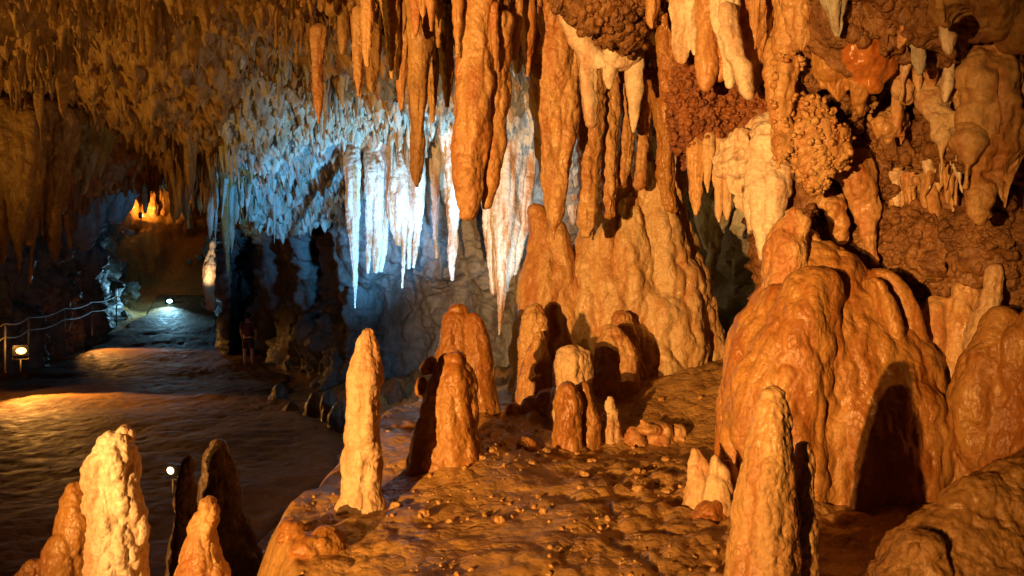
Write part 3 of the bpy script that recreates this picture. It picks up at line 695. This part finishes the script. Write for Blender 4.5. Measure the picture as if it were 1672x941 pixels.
# white stalactites in the cool light
WST = [('fbm', .025, 2.5), ('flute', .03, 8), ('fbm', .008, 16)]
wh = [(16.2, [(573, 215, 18, .9), (573, 258, 14, .25), (575, 290, 13), (577, 370, 9), (580, 440, 5), (580, 503, 1.5)], 'longest white needle stalactite, alone left of the comb'),
      (16.3, [(606, 215, 16, .9), (606, 258, 12, .25), (605, 300, 9), (603, 400, 5), (601, 446, 2)], 'first white blade of the comb like row'),
      (16.3, [(618, 215, 16, .9), (618, 258, 12, .25), (618, 310, 10), (616, 400, 7), (614, 443, 4)], 'second white blade of the comb like row, blunt ended'),
      (16.4, [(630, 215, 16, .9), (630, 258, 12, .25), (630, 310, 9), (626, 400, 6), (622, 442, 4)], 'third white blade of the comb like row, stained orange'),
      (16.3, [(652, 215, 19, .9), (652, 258, 15, .25), (652, 320, 19), (652, 370, 15), (652, 396, 7)], 'short wide white sheet in the comb\'s middle'),
      (16.2, [(660, 360, 5), (659, 420, 3), (657, 470, 1.5)], 'hair thin grey stalactite hanging below the comb'),
      (16.3, [(672, 215, 14, .9), (672, 258, 10, .25), (672, 320, 9), (670, 390, 6), (667, 438, 3)], 'white blade right of the comb\'s wide sheet'),
      (16.2, [(684, 215, 14, .9), (684, 258, 10, .25), (684, 310, 9), (681, 380, 6), (676, 436, 2)], 'last white blade at the comb\'s right end'),
      (15.9, [(738, 180, 30), (740, 290, 14), (740, 370, 9), (738, 420, 6), (738, 456, 2)], 'bright white stalactite just left of the club\'s tip'),
      (16.1, [(798, 230, 26), (800, 320, 14), (802, 400, 9), (806, 478, 3)], 'white stalactite at the bright cluster\'s left side'),
      (15.9, [(822, 240, 30), (822, 330, 20), (820, 420, 12), (818, 490, 6), (815, 546, 2)], 'longest bright white stalactite, the cluster\'s main spear'),
      (16.1, [(842, 240, 24), (840, 330, 13), (834, 420, 8), (828, 474, 3)], 'white stalactite on the main spear\'s right side'),
      (16.2, [(856, 240, 24), (856, 320, 13), (850, 390, 9), (840, 446, 3)], 'rightmost white stalactite by the flowstone shoulder'),
      (16.6, [(708, 230, 18), (709, 310, 8), (710, 370, 5), (712, 420, 2)], 'faint greenish stalactite between the comb and the club'),
      (17.2, [(935, 180, 22), (935, 280, 13), (935, 340, 8), (936, 365, 3)], 'cold white stalactite glimpsed between root and fat column')]
for d, pts, lab in wh:
    stc(lab, 'white', [(d, pts, .8)], .014, WST)
stc('brightly lit white flowstone bank hanging behind the club', 'white', [
    (17.0, [(800, 60, 90), (812, 180, 76), (826, 260, 56), (828, 320, 40), (826, 360, 18)], .5), (17.0, [(740, 60, 60), (735, 190, 50), (735, 270, 30), (737, 320, 12)], .5),
    (17.2, [(880, 100, 60), (875, 220, 50), (868, 300, 34), (862, 350, 16)], .5), (17.4, [(935, 120, 44), (936, 230, 36), (936, 300, 18)], .5)], .035,
    [('fbm', .12, 1.2), ('flute', .16, 2.8), ('pit', .25, 3), ('scal', .06, 6)], name='flowstone_bank', cat='flowstone')
stc('pale flowstone bank from which the white comb hangs', 'white', [
    (16.75, [(640, 110, 60), (642, 200, 56), (642, 260, 40), (642, 300, 20)], .5), (16.7, [(580, 130, 40), (578, 210, 30), (576, 260, 14)], .5), (16.7, [(690, 120, 40), (690, 210, 32), (690, 270, 16)], .5)], .035,
    [('fbm', .12, 1.2), ('flute', .16, 2.8), ('pit', .25, 3), ('scal', .06, 6)], name='flowstone_bank', cat='flowstone')
# left: pale and orange pair at the passage mouth
stc('thin pale stalactite at the passage mouth, lit cyan', 'pale', [(17.5, [(314, 150, 14), (313, 220, 7), (311, 270, 4), (309, 314, 1.5)], .9)], .014, WST)
stc('curved orange stalactite right of the thin cyan lit one', 'tan', [(17.3, [(326, 140, 20), (330, 220, 12), (328, 265, 8), (324, 297, 3)], .9)], .014, WST)
stc('sagging pale drapery fold behind the curved orange stalactite', 'pale', [(18.3, [(352, 180, 20), (350, 250, 14), (338, 285, 9), (322, 308, 5), (314, 324, 2)], .7)], .016, WST, name='drapery', cat='drapery')
stc('small lone cyan lit spike over the dark passage', 'pale', [(19.0, [(332, 318, 7), (338, 345, 8), (343, 365, 4), (345, 390, 1.2)], .9)], .014, WST)

# curtains hanging at the far left
CUR = [('fbm', .07, 1.6), ('flute', .11, 3.2), ('fbm', .015, 9)]
stc('long dull brown drapery with a pointed tip at the left edge', 'brown', [
    (15.5, [(28, 200, 46), (32, 290, 30), (32, 360, 17), (30, 410, 8), (30, 447, 2)], .7), (15.6, [(-20, 220, 44), (-10, 320, 26), (0, 400, 12), (4, 430, 4)], .7), (15.6, [(58, 230, 26), (56, 300, 16), (52, 360, 8), (50, 405, 2)], .8)], .022, CUR, name='drapery', cat='drapery')
stc('orange brown drapery ending in one spike, second from the left edge', 'brown', [
    (16.0, [(92, 190, 34), (92, 270, 20), (90, 340, 10), (89, 380, 6), (90, 420, 2)], .8), (16.2, [(110, 200, 20), (106, 280, 11), (104, 340, 4)], .8)], .02, CUR, name='drapery', cat='drapery')
stc('pale drapery fringe left of the passage mouth', 'pale', [
    (17.5, [(150, 170, 34), (148, 235, 22), (142, 280, 12), (136, 315, 4)], .7), (17.6, [(172, 180, 26), (168, 240, 14), (163, 290, 4)], .8), (17.6, [(130, 210, 20), (126, 262, 10), (124, 300, 3)], .8)], .02, CUR, name='drapery', cat='drapery')
stc('dim grey flowstone drapery on the far left wall', 'grey', [
    (26, [(150, 200, 60), (146, 290, 46), (140, 360, 26), (138, 390, 10)], .5), (27, [(205, 200, 50), (200, 290, 34), (192, 350, 14)], .5)], .05, [('fbm', .2, .8), ('flute', .25, 1.6)], name='drapery', cat='drapery')
stc('grey green drapery deep inside the dark right gap', 'pale', [
    (14.2, [(1168, 250, 40), (1165, 330, 28), (1162, 400, 14), (1160, 460, 4)], .6), (14.4, [(1205, 250, 34), (1204, 330, 22), (1206, 390, 8)], .6)], .025, [('fbm', .1, 1.5), ('flute', .14, 3.4), ('pit', .12, 5)], name='drapery', cat='drapery')

# ---------------------------------------------------------------- the fringe of lesser stalactites on the ceiling
def variant(s, kind, vox=.034):
    r = np.random.default_rng(s)
    if kind == 0: prof = [(0, 1.5), (.06, 1.1), (.3, .8), (.6, .52), (.85, .26), (1, .05)]
    elif kind == 1: prof = [(0, 1.8), (.1, 1.25), (.35, .95), (.55, .5), (.8, .2), (1, .04)]
    else: prof = [(0, 1.3), (.1, 1.0), (.4, .95), (.7, .8), (.9, .5), (1, .2)]
    bx, by = r.uniform(-.12, .12, 2)
    rows = [[bx * t * t * .5 + r.uniform(-.015, .015), by * t * t * .5, -t, .11 * w * r.uniform(.85, 1.15)] for t, w in prof]
    V, Q, T = tube_vf(rows, vox, r.uniform(.7, 1.1), (False, True), s, .2)
    m = mesh_np('stalactite', V, Q, T)
    return displace(coords(m), normals(m), [('fbm', .02, 4), ('flute', .03, 9), ('lump', .012, 11)], s), Q, T, m
VAR = [variant(900 + k, k % 3) for k in range(12)]
LOW = [variant(700 + k, k % 3, .055) for k in range(14)]
for V, Q, T, m in VAR:
    m.vertices.foreach_set('co', V.astype(np.float32).ravel()); m.update()

zones = [  # (px range, depth range, count, length, width, mat, label, group)
    (-60, 760, 8.5, 13.5, 1300, (.2, .7), (.4, .8), 'brown', 'brown stalactite hanging in the crowd on the near upper left ceiling', 'brown stalactites of the near upper left ceiling'),
    (-60, 390, 13.5, 23, 1300, (.3, 1.1), (.5, .9), 'brown', 'dim brown stalactite on the dark ceiling left of the passage mouth', 'dim stalactites of the dark left ceiling'),
    (330, 960, 13.5, 19.5, 2400, (.2, .75), (.32, .62), 'pale', 'pale calcite tooth on the blue lit sloping ceiling', 'pale teeth of the blue lit ceiling'),
    (760, 1290, 7.5, 12.5, 420, (.25, .9), (.5, .9), 'tan', 'small orange stalactite on the ceiling above the flowstone cone', 'small orange stalactites above the flowstone cone'),
]
cand = []
for zi, (x0, x1, d0, d1, n, ln, wd, mat, lab, grp) in enumerate(zones):
    for k in range(n):
        d = math.sqrt(random.uniform(d0 ** 2, d1 ** 2)); px = random.uniform(x0, x1)
        if zi == 1 and random.random() < (px - 300) / 90: continue
        if zi == 2 and random.random() > (px - 300) / 90: continue
        if zi == 1 and px > 400 and d > 19: continue
        x = (px - CX) / F * d
        L = random.uniform(*ln) * (1.5 if random.random() < .12 else 1); w = random.uniform(*wd) * (L / .6) ** .35
        q = float(vn(np.array([[x * .9, d * .9, 3.3]]), 91)[0]) + .5 * float(vn(np.array([[x * 2.6, d * 2.6, 1.3]]), 92)[0])
        if q < -.55 and random.random() < .75: continue
        L *= np.clip(.75 + .9 * q, .35, 1.7); w *= np.clip(.85 + .5 * q, .6, 1.4)
        z = float(ceil_z(x, d)) + .05
        py = CY - F * (z - L) / d
        cand.append((zi, x, d, z, L, w, py, L / d))
uns = sorted([c for c in cand if c[6] > 6], key=lambda c: -c[7] * c[5])
per = {0: 70, 1: 45, 2: 60, 3: 25}; cnt = {0: 0, 1: 0, 2: 0, 3: 0}; used = set()
ind = []
for c in uns:
    if cnt[c[0]] < per[c[0]]:
        cnt[c[0]] += 1; ind.append(c); used.add(id(c))
vm = {}
for c in ind:
    zi, x, d, z, L, w, py, _ = c
    mat, lab, grp = zones[zi][7:10]
    k = random.randrange(12)
    if (k, mat) not in vm:
        mm = VAR[k][3].copy(); mm.materials.clear(); mm.materials.append(M[mat]); vm[(k, mat)] = mm
    o = bpy.data.objects.new('stalactite', vm[(k, mat)]); COL.objects.link(o)
    o.location = (x, d, z); o.scale = (w, w, L); o.rotation_euler = (random.uniform(-.06, .06), random.uniform(-.06, .06), random.uniform(0, 6.28))
    tag(o, lab, 'stalactite', grp)
Vw, Nw = coords(wm_right), normals(wm_right)
pxw = CX + Vw[:, 0] / Vw[:, 1] * F; pyw = CY - Vw[:, 2] / Vw[:, 1] * F
for i in RNG.choice(np.flatnonzero((pxw > 1300) & (pxw < 1560) & (pyw < 330) & (pyw > -60) & (vn(Vw * 1.7, 33) > -.1)), 45, replace=False):
    k = random.randrange(12); mat = random.choice(['tan', 'tan', 'ivory', 'gold'])
    if (k, mat) not in vm:
        mm = VAR[k][3].copy(); mm.materials.clear(); mm.materials.append(M[mat]); vm[(k, mat)] = mm
    o = bpy.data.objects.new('stalactite', vm[(k, mat)]); COL.objects.link(o)
    L = random.uniform(.16, .5); w = random.uniform(.3, .6)
    o.location = Vw[i] + np.array([-.03, -.06, .12]); o.scale = (w, w, L); o.rotation_euler = (random.uniform(-.1, .2), random.uniform(-.1, .1), random.uniform(0, 6.28))
    tag(o, 'thin golden drip stalactite growing on the knobbly upper right wall', 'stalactite', 'thin drip stalactites of the upper right wall')
for zi in range(4):
    vs, qs, ts, k0 = [], [], [], 0
    for c in cand:
        if c[0] != zi or id(c) in used: continue
        _, x, d, z, L, w, py, _ = c
        V, Q, T, m = LOW[random.randrange(14)]
        a = random.uniform(0, 6.28); ca, sa = math.cos(a), math.sin(a)
        L *= .8
        W = np.stack([(V[:, 0] * ca - V[:, 1] * sa) * w + x, (V[:, 0] * sa + V[:, 1] * ca) * w + d, V[:, 2] * L + z], 1)
        vs.append(W); qs.append(Q + k0); ts.append(T + k0); k0 += len(V)
    o = link('stalactite_fringe', mesh_np('stalactite_fringe', np.vstack(vs), np.vstack(qs), np.vstack(ts)), M[zones[zi][7]])
    tag(o, ['countless short brown drip points covering the near upper left ceiling', 'countless dim drip points covering the dark far left ceiling',
            'countless pale drip points covering the blue lit ceiling', 'countless small drip points above the flowstone cone'][zi], 'stalactites', kind='stuff')

# ---------------------------------------------------------------- loose rocks
def blob_local(s, spec):
    bm = bmesh.new(); bmesh.ops.create_icosphere(bm, subdivisions=4, radius=1)
    m = bpy.data.meshes.new('rock'); bm.to_mesh(m); bm.free()
    m.polygons.foreach_set('use_smooth', np.ones(len(m.polygons), bool))
    V = displace(coords(m), normals(m), spec, s) * np.array([1, .85, .7])
    m.vertices.foreach_set('co', V.astype(np.float32).ravel()); m.update(); return m
RK = [blob_local(300 + k * 11, [('fbm', .3, .9), ('lump', .35, 1.6), ('lump', .12, 4)]) for k in range(5)]
rm = {}
def rock_at(px, d, r, mat, label, group=None, sink=.25, name='rock', lift=0):
    x = (px - CX) / F * d
    k = random.randrange(5)
    if (k, mat) not in rm:
        mm = RK[k].copy(); mm.materials.clear(); mm.materials.append(M[mat]); rm[(k, mat)] = mm
    o = bpy.data.objects.new(name, rm[(k, mat)]); COL.objects.link(o)
    z = float(ground_h(np.array([x]), np.array([float(d)]))[0])
    o.location = (x, d, z + r * (.7 - sink) * .7 + lift); o.scale = (r, r, r); o.rotation_euler = (random.uniform(-.3, .3), random.uniform(-.3, .3), random.uniform(0, 6.28))
    return tag(o, label, 'rock', group)
rock_at(515, 5.9, .17, 'amber', 'fist shaped wet rock on the bare slope in front of the tall slender stalagmite')
rock_at(478, 6.15, .12, 'amber', 'smaller pale rock just left of the fist shaped one')
rock_at(455, 7.3, .08, 'amber', 'small stone on the slope\'s left brink')
for k in range(46):
    px = random.uniform(480, 1150); d = random.uniform(6.2, 10.5)
    rock_at(px, d, random.uniform(.02, .05), 'mud', 'small brown stone strewn on the slope among the stalagmites', 'small stones strewn on the slope', .3)
for k in range(16):
    rock_at(*(lambda f: (random.uniform(205, 335), random.uniform(44.5, 47)) if f < .55 else (random.uniform(150, 222), random.uniform(37, 43)))(random.random()), random.uniform(.15, .45), 'pale', 'pale boulder around the blue white lamp', 'pale boulders around the blue white lamp', .3)
for k in range(26):
    d = random.uniform(30, 46); px = random.uniform(0, 330)
    if abs((px - CX) / F * d - float(path_c(d))) < float(path_w(d)) + .6: continue
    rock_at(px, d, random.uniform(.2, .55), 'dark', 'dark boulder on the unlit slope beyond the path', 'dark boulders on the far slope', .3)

gx = RNG.uniform(470, 1260, 1700); gd = RNG.uniform(5.0, 11.8, 1700); X = (gx - CX) / F * gd
keep = (X > -1.9) & (vn(np.stack([X * 1.5, gd * 1.5, 0 * X], 1), 55) > .1)
X, gd = X[keep], gd[keep]; Zg = ground_h(X, gd)
W, T = knobs_vt(np.stack([X, gd, Zg - .004], 1), np.tile([0, 0, .5], (len(X), 1)), .005 * (.026 / .005) ** (RNG.random(len(X)) ** 2.2))
tag(link('gravel', mesh_np('gravel', W, np.zeros((0, 4)), T), M['mud']), 'fine gravel and grit scattered over the slope', 'gravel', kind='stuff')

# far stalagmites in the orange glow
def far_stg(px, d, h, r, mat, label, group):
    x = (px - CX) / F * d; z = float(ground_h(np.array([x]), np.array([float(d)]))[0]) - .3
    rows = [[x, d, z, r * 1.3], [x + .05, d, z + h * .4, r], [x + .08, d, z + h * .8, r * .6], [x + .1, d, z + h, r * .25]]
    SEED[0] += 5
    V, Q, T = tube_vf(rows, .06, 1, s=SEED[0], lobes=.25)
    m = mesh_np('stalagmite', V, Q, T); V = displace(coords(m), normals(m), [('lump', .2, 2), ('lump', .08, 5)], SEED[0])
    m.vertices.foreach_set('co', V.astype(np.float32).ravel()); m.update()
    tag(link('stalagmite', m, M[mat]), label, 'stalagmite', group)
for px, d, h, r in [(243, 49, 2.6, .35), (258, 50, 1.5, .3), (215, 48.5, 1.3, .3), (268, 51, 1.7, .35), (200, 47, 1.0, .3), (297, 50.5, 2.2, .45), (308, 50, 1.0, .4), (185, 46, .8, .35)]:
    far_stg(px, d, h, r, 'tan', 'distant stalagmite glowing orange at the top of the far slope', 'distant orange lit stalagmites')
stc('pale little flowstone tower at the dark wall\'s foot, lit from below', 'cream', [
    (24.5, [(344, 500, 8), (342, 462, 9), (341, 436, 11), (345, 412, 6), (349, 392, 2)], .8), (24.5, [(334, 440, 5), (333, 425, 2)], .8)], .035, [('fbm', .08, 2), ('lump', .06, 5)], name='stalagmite', cat='stalagmite')
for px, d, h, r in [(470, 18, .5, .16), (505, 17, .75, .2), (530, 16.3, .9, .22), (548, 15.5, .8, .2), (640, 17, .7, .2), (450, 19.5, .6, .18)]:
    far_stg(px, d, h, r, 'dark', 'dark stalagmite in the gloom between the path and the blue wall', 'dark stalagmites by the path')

# ---------------------------------------------------------------- lamps and light
def add_light(name, typ, loc, energy, col, target=None, size=80, blend=.6, r=.08):
    l = bpy.data.lights.new(name, typ); l.energy = energy; l.color = col; l.shadow_soft_size = r
    o = bpy.data.objects.new(name, l); COL.objects.link(o); o.location = loc
    if typ == 'SPOT': l.spot_size = math.radians(size); l.spot_blend = blend
    if target is not None:
        o.rotation_euler = (Vector(target) - Vector(loc)).to_track_quat('-Z', 'Y').to_euler()
    return o

def bevel_box(name, mn, mx, mat, parent, bev=.01):
    bm = bmesh.new(); bmesh.ops.create_cube(bm, size=1)
    mn, mx = Vector(mn), Vector(mx)
    for v in bm.verts: v.co = Vector([(mn[i] + mx[i]) / 2 + v.co[i] * (mx[i] - mn[i]) for i in range(3)])
    bmesh.ops.bevel(bm, geom=list(bm.edges), offset=bev, segments=2, affect='EDGES')
    m = bpy.data.meshes.new(name); bm.to_mesh(m); bm.free()
    return link(name, m, mat, parent)

def tube_line(name, pts, r, mat, parent=None):
    vs, qs, k = [], [], 0
    P3 = [Vector(p) for p in pts]; n = 8
    for i, p in enumerate(P3):
        d = (P3[min(i + 1, len(P3) - 1)] - P3[max(i - 1, 0)]).normalized()
        a = d.cross(Vector((0, 0, 1)) if abs(d.z) < .9 else Vector((1, 0, 0))).normalized(); b = d.cross(a)
        for j in range(n):
            t = 2 * math.pi * j / n; vs.append(p + r * (math.cos(t) * a + math.sin(t) * b))
    for i in range(len(P3) - 1):
        for j in range(n):
            qs.append([i * n + j, i * n + (j + 1) % n, (i + 1) * n + (j + 1) % n, (i + 1) * n + j])
    ts = []
    for base, flip in ((0, 1), ((len(P3) - 1) * n, 0)):
        for j in range(1, n - 1): ts.append([base, base + j + flip, base + j + 1 - flip])
    return link(name, mesh_np(name, np.array([list(v) for v in vs]), np.array(qs), np.array(ts)), mat, parent)

def lamp(loc, aim, label, col, strength, scale=1.0):
    e = bpy.data.objects.new('floodlight', None); COL.objects.link(e); e.empty_display_size = .1
    e.location = loc; e.scale = (scale,) * 3
    v = Vector(aim) - Vector(loc); e.rotation_euler = (0, 0, math.atan2(v.y, v.x) - math.pi / 2)
    tag(e, label, 'floodlight')
    # faces local +Y
    bevel_box('housing', (-.17, -.12, -.13), (.17, .04, .13), M['black'], e, .02)
    bm = bmesh.new(); bmesh.ops.create_uvsphere(bm, u_segments=20, v_segments=12, radius=.1)
    for q in bm.verts: q.co.y = q.co.y * .2 + .045; q.co.x *= 1.05; q.co.z *= .75
    m = bpy.data.meshes.new('lens'); bm.to_mesh(m); bm.free()
    m.polygons.foreach_set('use_smooth', np.ones(len(m.polygons), bool))
    link('lens', m, glow('lit_lens', col, strength), e)
    tube_line('bracket', [(-.16, -.02, 0), (-.16, -.02, -.2), (.16, -.02, -.2), (.16, -.02, 0)], .012, M['steel'], e)
    tube_line('spike', [(0, -.02, -.2), (0, -.02, -.5)], .02, M['steel'], e)
    return e

def gz(px, d): return float(ground_h(np.array([(px - CX) / F * d]), np.array([float(d)]))[0])

WARM = (1.0, .475, .125); ORANGE = (1.0, .42, .08); COOL = (.86, .96, 1.0)
A = P(34, 573, 20.5); lamp(A, (-2, 8, -2), 'small lit orange floodlight under the handrail at the left edge', (1, .5, .12), 7, 1.1)
add_light('orange_pool', 'SPOT', A + np.array([.3, -.3, .15]), 1100, ORANGE, (A[0] + 1.5, A[1] - 1.1, A[2] - .95), 84, .5)
add_light('rail_glow', 'POINT', A + np.array([.1, -.35, .2]), 28, ORANGE)
B = P(281, 768, 7.9); lamp(B, (-6, 3, -1), 'small glaring white lamp between the dark stalagmites', (1, .75, .4), 9, .45)
add_light('path_lamp', 'SPOT', B + np.array([-.15, -.1, .05]), 440, (1, .52, .11), (-7.8, 10.8, 4.4), 86, .7)
bd = min(np.arange(36, 46, .1), key=lambda q: abs(CY - (gz(277, q) + .2) / q * F - 492))
Cc = P(277, 492, bd); lamp(Cc, (-10, 20, 0), 'far blue white lamp at the bend of the path', (.4, .8, 1), 9, 1.3)
q = P(150, 520, 31); q[2] = gz(150, 31) + 1.3
add_light('bend_lamp', 'SPOT', q, 700, ORANGE, (q[0] + 5, q[1] - 3.5, q[2] - 3.6), 68, .6)
add_light('added_side_light', 'SPOT', (-13.5, 8.5, -1.2), 1800, (1, .5, .09), (-6, 12, 4.4), 80, .8)  # unseen light off to the left, added for raking contrast on the ceiling
add_light('blue_lamp', 'SPOT', Cc + np.array([.1, -.3, .3]), 650, (.3, .72, 1.0), Cc + np.array([.2, -4, -1.3]), 110, .8)
add_light('blue_lamp', 'POINT', Cc + np.array([-.5, -.3, .5]), 22, (.3, .72, 1.0))
D = P(231, 352, 46.8); lamp(D, (-16, 49, 5), 'far orange lamp among the glowing stalagmites', (1, .5, .12), 9, 1.3)
add_light('far_orange', 'SPOT', D + np.array([.1, .1, .3]), 800, (1, .42, .06), P(245, 325, 49.5), 95, .9)
add_light('far_orange', 'POINT', D + np.array([.3, -.3, .6]), 12, (1, .42, .06))
E = P(283, 330, 48.5); lamp(E, (-16, 49, 5), 'second far orange lamp further up the slope', (1, .5, .12), 9, .9)
add_light('far_orange', 'SPOT', E + np.array([.3, .1, .3]), 160, (1, .42, .06), P(300, 318, 50.5), 90, .9)
add_light('tower_light', 'SPOT', P(335, 480, 23.6), 130, (1, .72, .42), P(343, 430, 24.5), 60, .8)
# key: the warm floodlight low on the left, out of frame; shadows run to the right and back
KEY = np.array([-7.2, -6.0, -.3])
def aim(az, el): return KEY + 10 * np.array([math.sin(math.radians(az)) * math.cos(math.radians(el)), math.cos(math.radians(az)) * math.cos(math.radians(el)), math.sin(math.radians(el))])
add_light('key_lamp', 'SPOT', KEY, 18500, WARM, aim(25.5, 4), 37, .8, .07)
add_light('key_boost_right', 'SPOT', KEY, 7000, WARM, aim(40, -3), 17, 1, .07)  # extra spot added at the key's place to brighten the right foreground stalagmite
add_light('key_boost_wide', 'SPOT', KEY + np.array([-.2, -.1, 1.0]), 2600, WARM, aim(29, -4) + np.array([0, 0, 1.2]), 40, .7, .07)  # extra spot added above the key to lift the slope's floor
add_light('added_fill', 'SPOT', (-2.5, -2.5, 1.2), 25, (1, .4, .08), (2.2, 8, -1), 60, .9, .6)  # weak unseen fill added near the camera to soften the shadows
# the cool lamp hidden behind the flowstone, aimed up at the white stalactites
add_light('cool_lamp', 'SPOT', P(888, 530, 13.6), 420, COOL, P(710, 150, 16.8), 105, .8, .1)
add_light('cool_lamp_left', 'SPOT', P(890, 450, 13.7), 1500, (.2, .62, .95), P(530, 150, 17.5), 46, .9, .1)
add_light('added_blue_wall_spot', 'SPOT', P(762, 610, 12.2), 200, (.1, .48, .9), P(560, 500, 20), 74, .8, .1)  # wide blue fill added from the same place for the lower wall
add_light('added_blue_wall_spot', 'SPOT', P(762, 605, 12.2), 3600, (.1, .46, .95), P(520, 315, 20), 44, .8, .1)  # unseen blue spot added behind the twin stalagmite to reach wall and ceiling
w = bpy.data.worlds.new('World'); SC.world = w; w.use_nodes = True
bg = w.node_tree.nodes['Background']; bg.inputs[0].default_value = (1.0, .55, .25, 1); bg.inputs[1].default_value = .004

# ---------------------------------------------------------------- handrails
def handrail(label, pts, up, gap, mat=M['steel']):
    e = bpy.data.objects.new('handrail', None); COL.objects.link(e); e.empty_display_size = .1
    b0 = np.array(pts[0]); e.location = b0
    tag(e, label, 'handrail')
    rel = [np.array(p) - b0 for p in pts]
    for p in rel: tube_line('post', [p + [0, 0, -.3], p + [0, 0, up]], .028, mat, e)
    for h in (up, up - gap):
        line = []
        for a, b in zip(rel[:-1], rel[1:]):
            for t in np.linspace(0, 1, 6)[:-1]: line.append(a + (b - a) * t + [0, 0, h - .10 * math.sin(t * math.pi)])
        line.append(rel[-1] + [0, 0, h])
        tube_line('rail', line, .02, mat, e)
handrail('steel handrail with two drooping lines climbing along the path\'s left side', [P(-60, 612, 18.5), P(8, 589, 20.5), P(46, 574, 22.5), P(105, 552, 26), P(150, 535, 30), P(190, 520, 34)], .95, .35)
handrail('low handrail along the path\'s far right side behind the person', [P(378, 548, 31), P(352, 528, 36), P(330, 516, 41)], .9, .35)

# ---------------------------------------------------------------- the person on the path
def skin_mesh(verts, edges, radii, sub=2, root=0):
    m = bpy.data.meshes.new('body'); m.from_pydata(verts, edges, [])
    o = bpy.data.objects.new('tmp', m); COL.objects.link(o)
    o.modifiers.new('s', 'SKIN'); sd = o.modifiers.new('d', 'SUBSURF'); sd.levels = sub; sd.render_levels = sub
    lay = m.skin_vertices[0].data
    for k, r in enumerate(radii): lay[k].radius = r if isinstance(r, tuple) else (r, r)
    lay[root].use_root = True
    dg = bpy.context.evaluated_depsgraph_get(); dg.update()
    m2 = bpy.data.meshes.new_from_object(o.evaluated_get(dg))
    bpy.data.objects.remove(o)
    m2.polygons.foreach_set('use_smooth', np.ones(len(m2.polygons), bool))
    return m2
pd = 26.5; px0 = 405
pz = CY - 597; fx = (px0 - CX) / F * pd; fz = float(ground_h(np.array([fx]), np.array([pd]))[0]) + .02
e = bpy.data.objects.new('person', None); COL.objects.link(e); e.location = (fx, pd, fz)
tag(e, 'person in dark top and shorts standing at the path\'s right edge, back turned', 'person')
bv = [(0, 0, .9), (0, 0, 1.1), (0, .0, 1.3), (0, 0, 1.42), (0, 0, 1.5), (0, .01, 1.6), (0, .01, 1.68),
      (-.09, 0, .86), (-.11, 0, .48), (-.12, .02, .1), (-.12, .12, .03), (.09, 0, .86), (.13, .03, .48), (.13, .03, .1), (.13, .14, .03),
      (-.18, 0, 1.4), (-.24, .02, 1.15), (-.22, .1, .92), (-.2, .14, .84), (.18, 0, 1.4), (.25, .02, 1.15), (.23, .1, .92), (.21, .14, .84)]
be = [(0, 1), (1, 2), (2, 3), (3, 4), (4, 5), (5, 6), (0, 7), (7, 8), (8, 9), (9, 10), (0, 11), (11, 12), (12, 13), (13, 14),
      (3, 15), (15, 16), (16, 17), (17, 18), (3, 19), (19, 20), (20, 21), (21, 22)]
br = [(.15, .1), (.14, .095), (.16, .1), (.1, .08), .055, .085, .07, .085, .06, .04, .035, .085, .06, .04, .035, .06, .045, .035, .03, .06, .045, .035, .03]
link('body', skin_mesh(bv, be, br), M['skin'], e)
sv = [(0, 0, .9), (0, 0, 1.1), (0, 0, 1.3), (0, 0, 1.43), (-.18, 0, 1.4), (-.235, .02, 1.18), (.18, 0, 1.4), (.245, .02, 1.18)]
link('shirt', skin_mesh(sv, [(0, 1), (1, 2), (2, 3), (3, 4), (4, 5), (3, 6), (6, 7)], [(.18, .125), (.17, .12), (.19, .125), (.12, .1), .085, .07, .085, .07]), M['shirt'], e)
hv = [(0, 0, .96), (0, 0, .88), (-.095, 0, .8), (-.108, 0, .55), (.095, 0, .8), (.125, .02, .55)]
link('shorts', skin_mesh(hv, [(0, 1), (1, 2), (2, 3), (1, 4), (4, 5)], [(.165, .12), (.17, .125), .105, .095, .105, .095]), M['shorts'], e)
bm = bmesh.new(); bmesh.ops.create_uvsphere(bm, u_segments=20, v_segments=14, radius=.105)
for v in bm.verts: v.co = Vector((v.co.x, v.co.y * 1.08 - .015, v.co.z * 1.1 + 1.65)) if v.co.z > -.02 else Vector((v.co.x * .95, min(v.co.y, .0) - .02, v.co.z * .9 + 1.65))
m = bpy.data.meshes.new('hair'); bm.to_mesh(m); bm.free(); m.polygons.foreach_set('use_smooth', np.ones(len(m.polygons), bool))
link('hair', m, M['hair'], e)
add_light('person_glow', 'SPOT', (fx - 3.2, pd - 2.0, fz + .25), 60, (1, .3, .08), (fx, pd, fz + .45), 34, .8)

# ---------------------------------------------------------------- camera and render
cd = bpy.data.cameras.new('camera'); cam = bpy.data.objects.new('camera', cd); COL.objects.link(cam)
cd.sensor_width = 36; cd.lens = F / 1672 * 36; cd.clip_start = .05; cd.clip_end = 500
cam.location = (0, 0, 0); cam.rotation_euler = (math.pi / 2, 0, 0); SC.camera = cam
vs = SC.view_settings; vs.view_transform = 'Standard'; vs.look = 'None'; vs.exposure = 0; vs.gamma = 1
SC.render.engine = 'CYCLES'
cy = SC.cycles
cy.max_bounces = 5; cy.diffuse_bounces = 2; cy.glossy_bounces = 2; cy.transmission_bounces = 1
cy.use_denoising = True; cy.sample_clamp_indirect = 4; cy.caustics_reflective = False; cy.caustics_refractive = False
print('verts', sum(len(o.data.vertices) for o in SC.objects if o.type == 'MESH'), 'objects', len(SC.objects))
